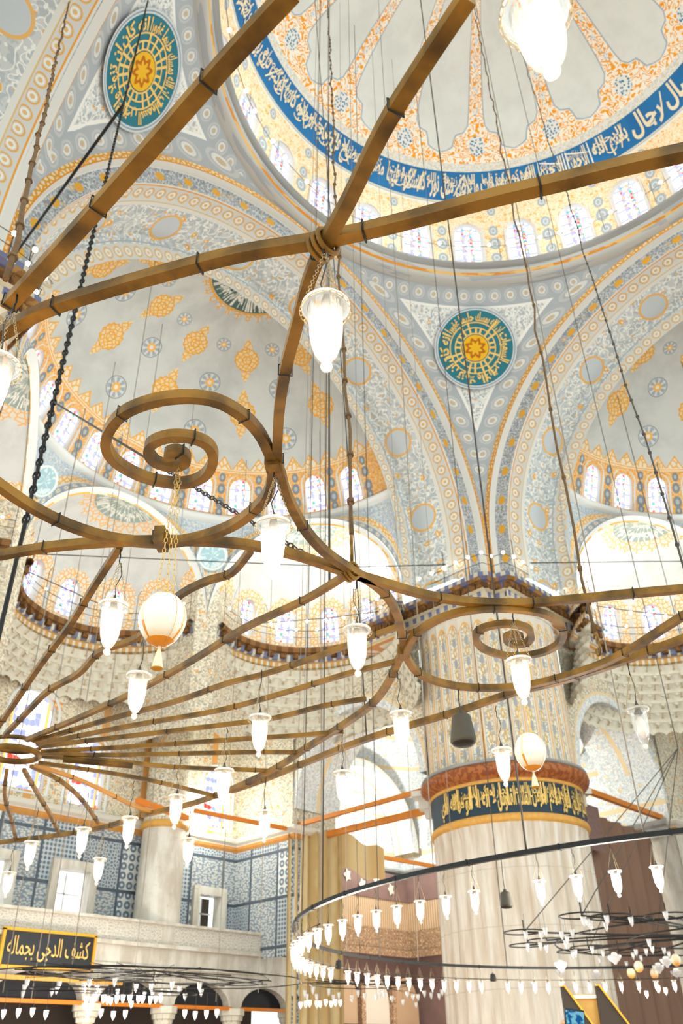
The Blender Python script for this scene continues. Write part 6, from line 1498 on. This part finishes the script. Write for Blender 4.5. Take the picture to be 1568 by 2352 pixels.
# ---- pulpit top and the raised phone at the bottom edge
t = empty('pulpit', (-2.15, 2.2, 0)); tag(t, 'small gilded wooden stand with dark sloping sides at the bottom edge', 'pulpit')
ux, uy = 0.69, -0.72
def q3(s, d, z): return (ux*s-uy*d*-1*-1, uy*s+ux*d, z)
for s0 in (-.36, .22):
    mb = MB(); b_ = 0
    for d in (0, .05):
        for s_, z_ in ((s0, 0), (s0, 2.72), (s0+.06, 2.72), (s0+.48, 2.1), (s0+.48, 0)): mb.v.append(q3(s_, d, z_))
    mb.face((0, 1, 2, 3, 4)); mb.face((9, 8, 7, 6, 5))
    for i in range(5): mb.face((i, (i+1) % 5, 5+(i+1) % 5, 5+i))
    mb.build('sloping_side', MATS['dark_interior'], t, smooth=False, xf=False)
    mb = MB(); mb.tube([q3(s0, -.02, 2.72), q3(s0+.06, -.02, 2.72), q3(s0+.48, -.02, 2.1)], 0.014, square=True); mb.build('gilt_edge', MATS['gold_bright'], t, smooth=False, xf=False)
mb = MB(); mb.box(q3(0.0, .12, 2.3), (.5, .06, .6), -0.806); mb.build('gilt_panel', MATS['gold_paint'], t, smooth=False, xf=False)
mb = MB(); mb.box(q3(0.0, .06, 2.56), (.52, .05, .05), -0.806); mb.build('light_rail', MATS['letter_white'], t, smooth=False, xf=False)
ph = empty('raised_phone', (-13.87, -4.61, 1.705)); tag(ph, 'dark smartphone with a blue screen held up at the bottom edge', 'phone')
ph.rotation_euler = (rad(-12), rad(8), -0.75)
mb = MB(); mb.box((0, 0, 0), (0.062, 0.009, 0.085)); mb.build('phone_body', MATS['phone_black'], ph, smooth=False, xf=False)
mb = MB(); mb.v += [(-.028, -.0052, -.04), (.028, -.0052, -.04), (.028, -.0052, .037), (-.028, -.0052, .037)]; mb.face((0, 1, 2, 3), [(0, 0), (.5, 0), (.5, .7), (0, .7)]); mb.build('phone_screen', MATS['phone_screen'], ph, smooth=False, xf=False)
# hand and forearm: one skinned surface
V = [(0, 0, -.42), (.0, .004, -.2), (.0, .012, -.13), (.0, .018, -.075),
     (-.02, .02, -.045), (-.034, .02, -.02), (-.037, .012, .0), (-.034, -.004, .004),
     (-.012, .024, -.04), (-.036, .022, -.036), (-.040, .012, -.022), (-.036, -.004, -.02),
     (-.01, .024, -.058), (-.034, .024, -.054), (-.039, .012, -.044), (-.035, -.003, -.042),
     (-.008, .022, -.072), (-.030, .022, -.072), (-.036, .012, -.064), (-.033, -.002, -.062),
     (.022, .016, -.07), (.038, .006, -.045), (.040, -.002, -.018), (.032, -.008, .0)]
E_ = [(0, 1), (1, 2), (2, 3), (3, 4), (4, 5), (5, 6), (6, 7), (3, 8), (8, 9), (9, 10), (10, 11), (3, 12), (12, 13), (13, 14), (14, 15), (3, 16), (16, 17), (17, 18), (18, 19), (3, 20), (20, 21), (21, 22), (22, 23)]
Rr = [.04, .032, .026, .028]+[.011, .009, .0085, .0075]*3+[.010, .008, .0075, .007]+[.015, .0115, .0105, .009]
me = bpy.data.meshes.new('hand'); me.from_pydata(V, E_, []); hd = bpy.data.objects.new('raised_hand', me); COL.objects.link(hd)
sk = hd.modifiers.new('skin', 'SKIN'); sb = hd.modifiers.new('sub', 'SUBSURF'); sb.levels = 2; sb.render_levels = 2
for i, v in enumerate(me.skin_vertices[0].data if len(me.skin_vertices) else []): v.radius = (Rr[i], Rr[i])
if len(me.skin_vertices) == 0:
    bpy.context.view_layer.objects.active = hd
me.materials.append(MATS['skin']); hd.location = ph.location; hd.rotation_euler = ph.rotation_euler; tag(hd, 'person\'s raised hand gripping the phone at the bottom edge', 'hand')
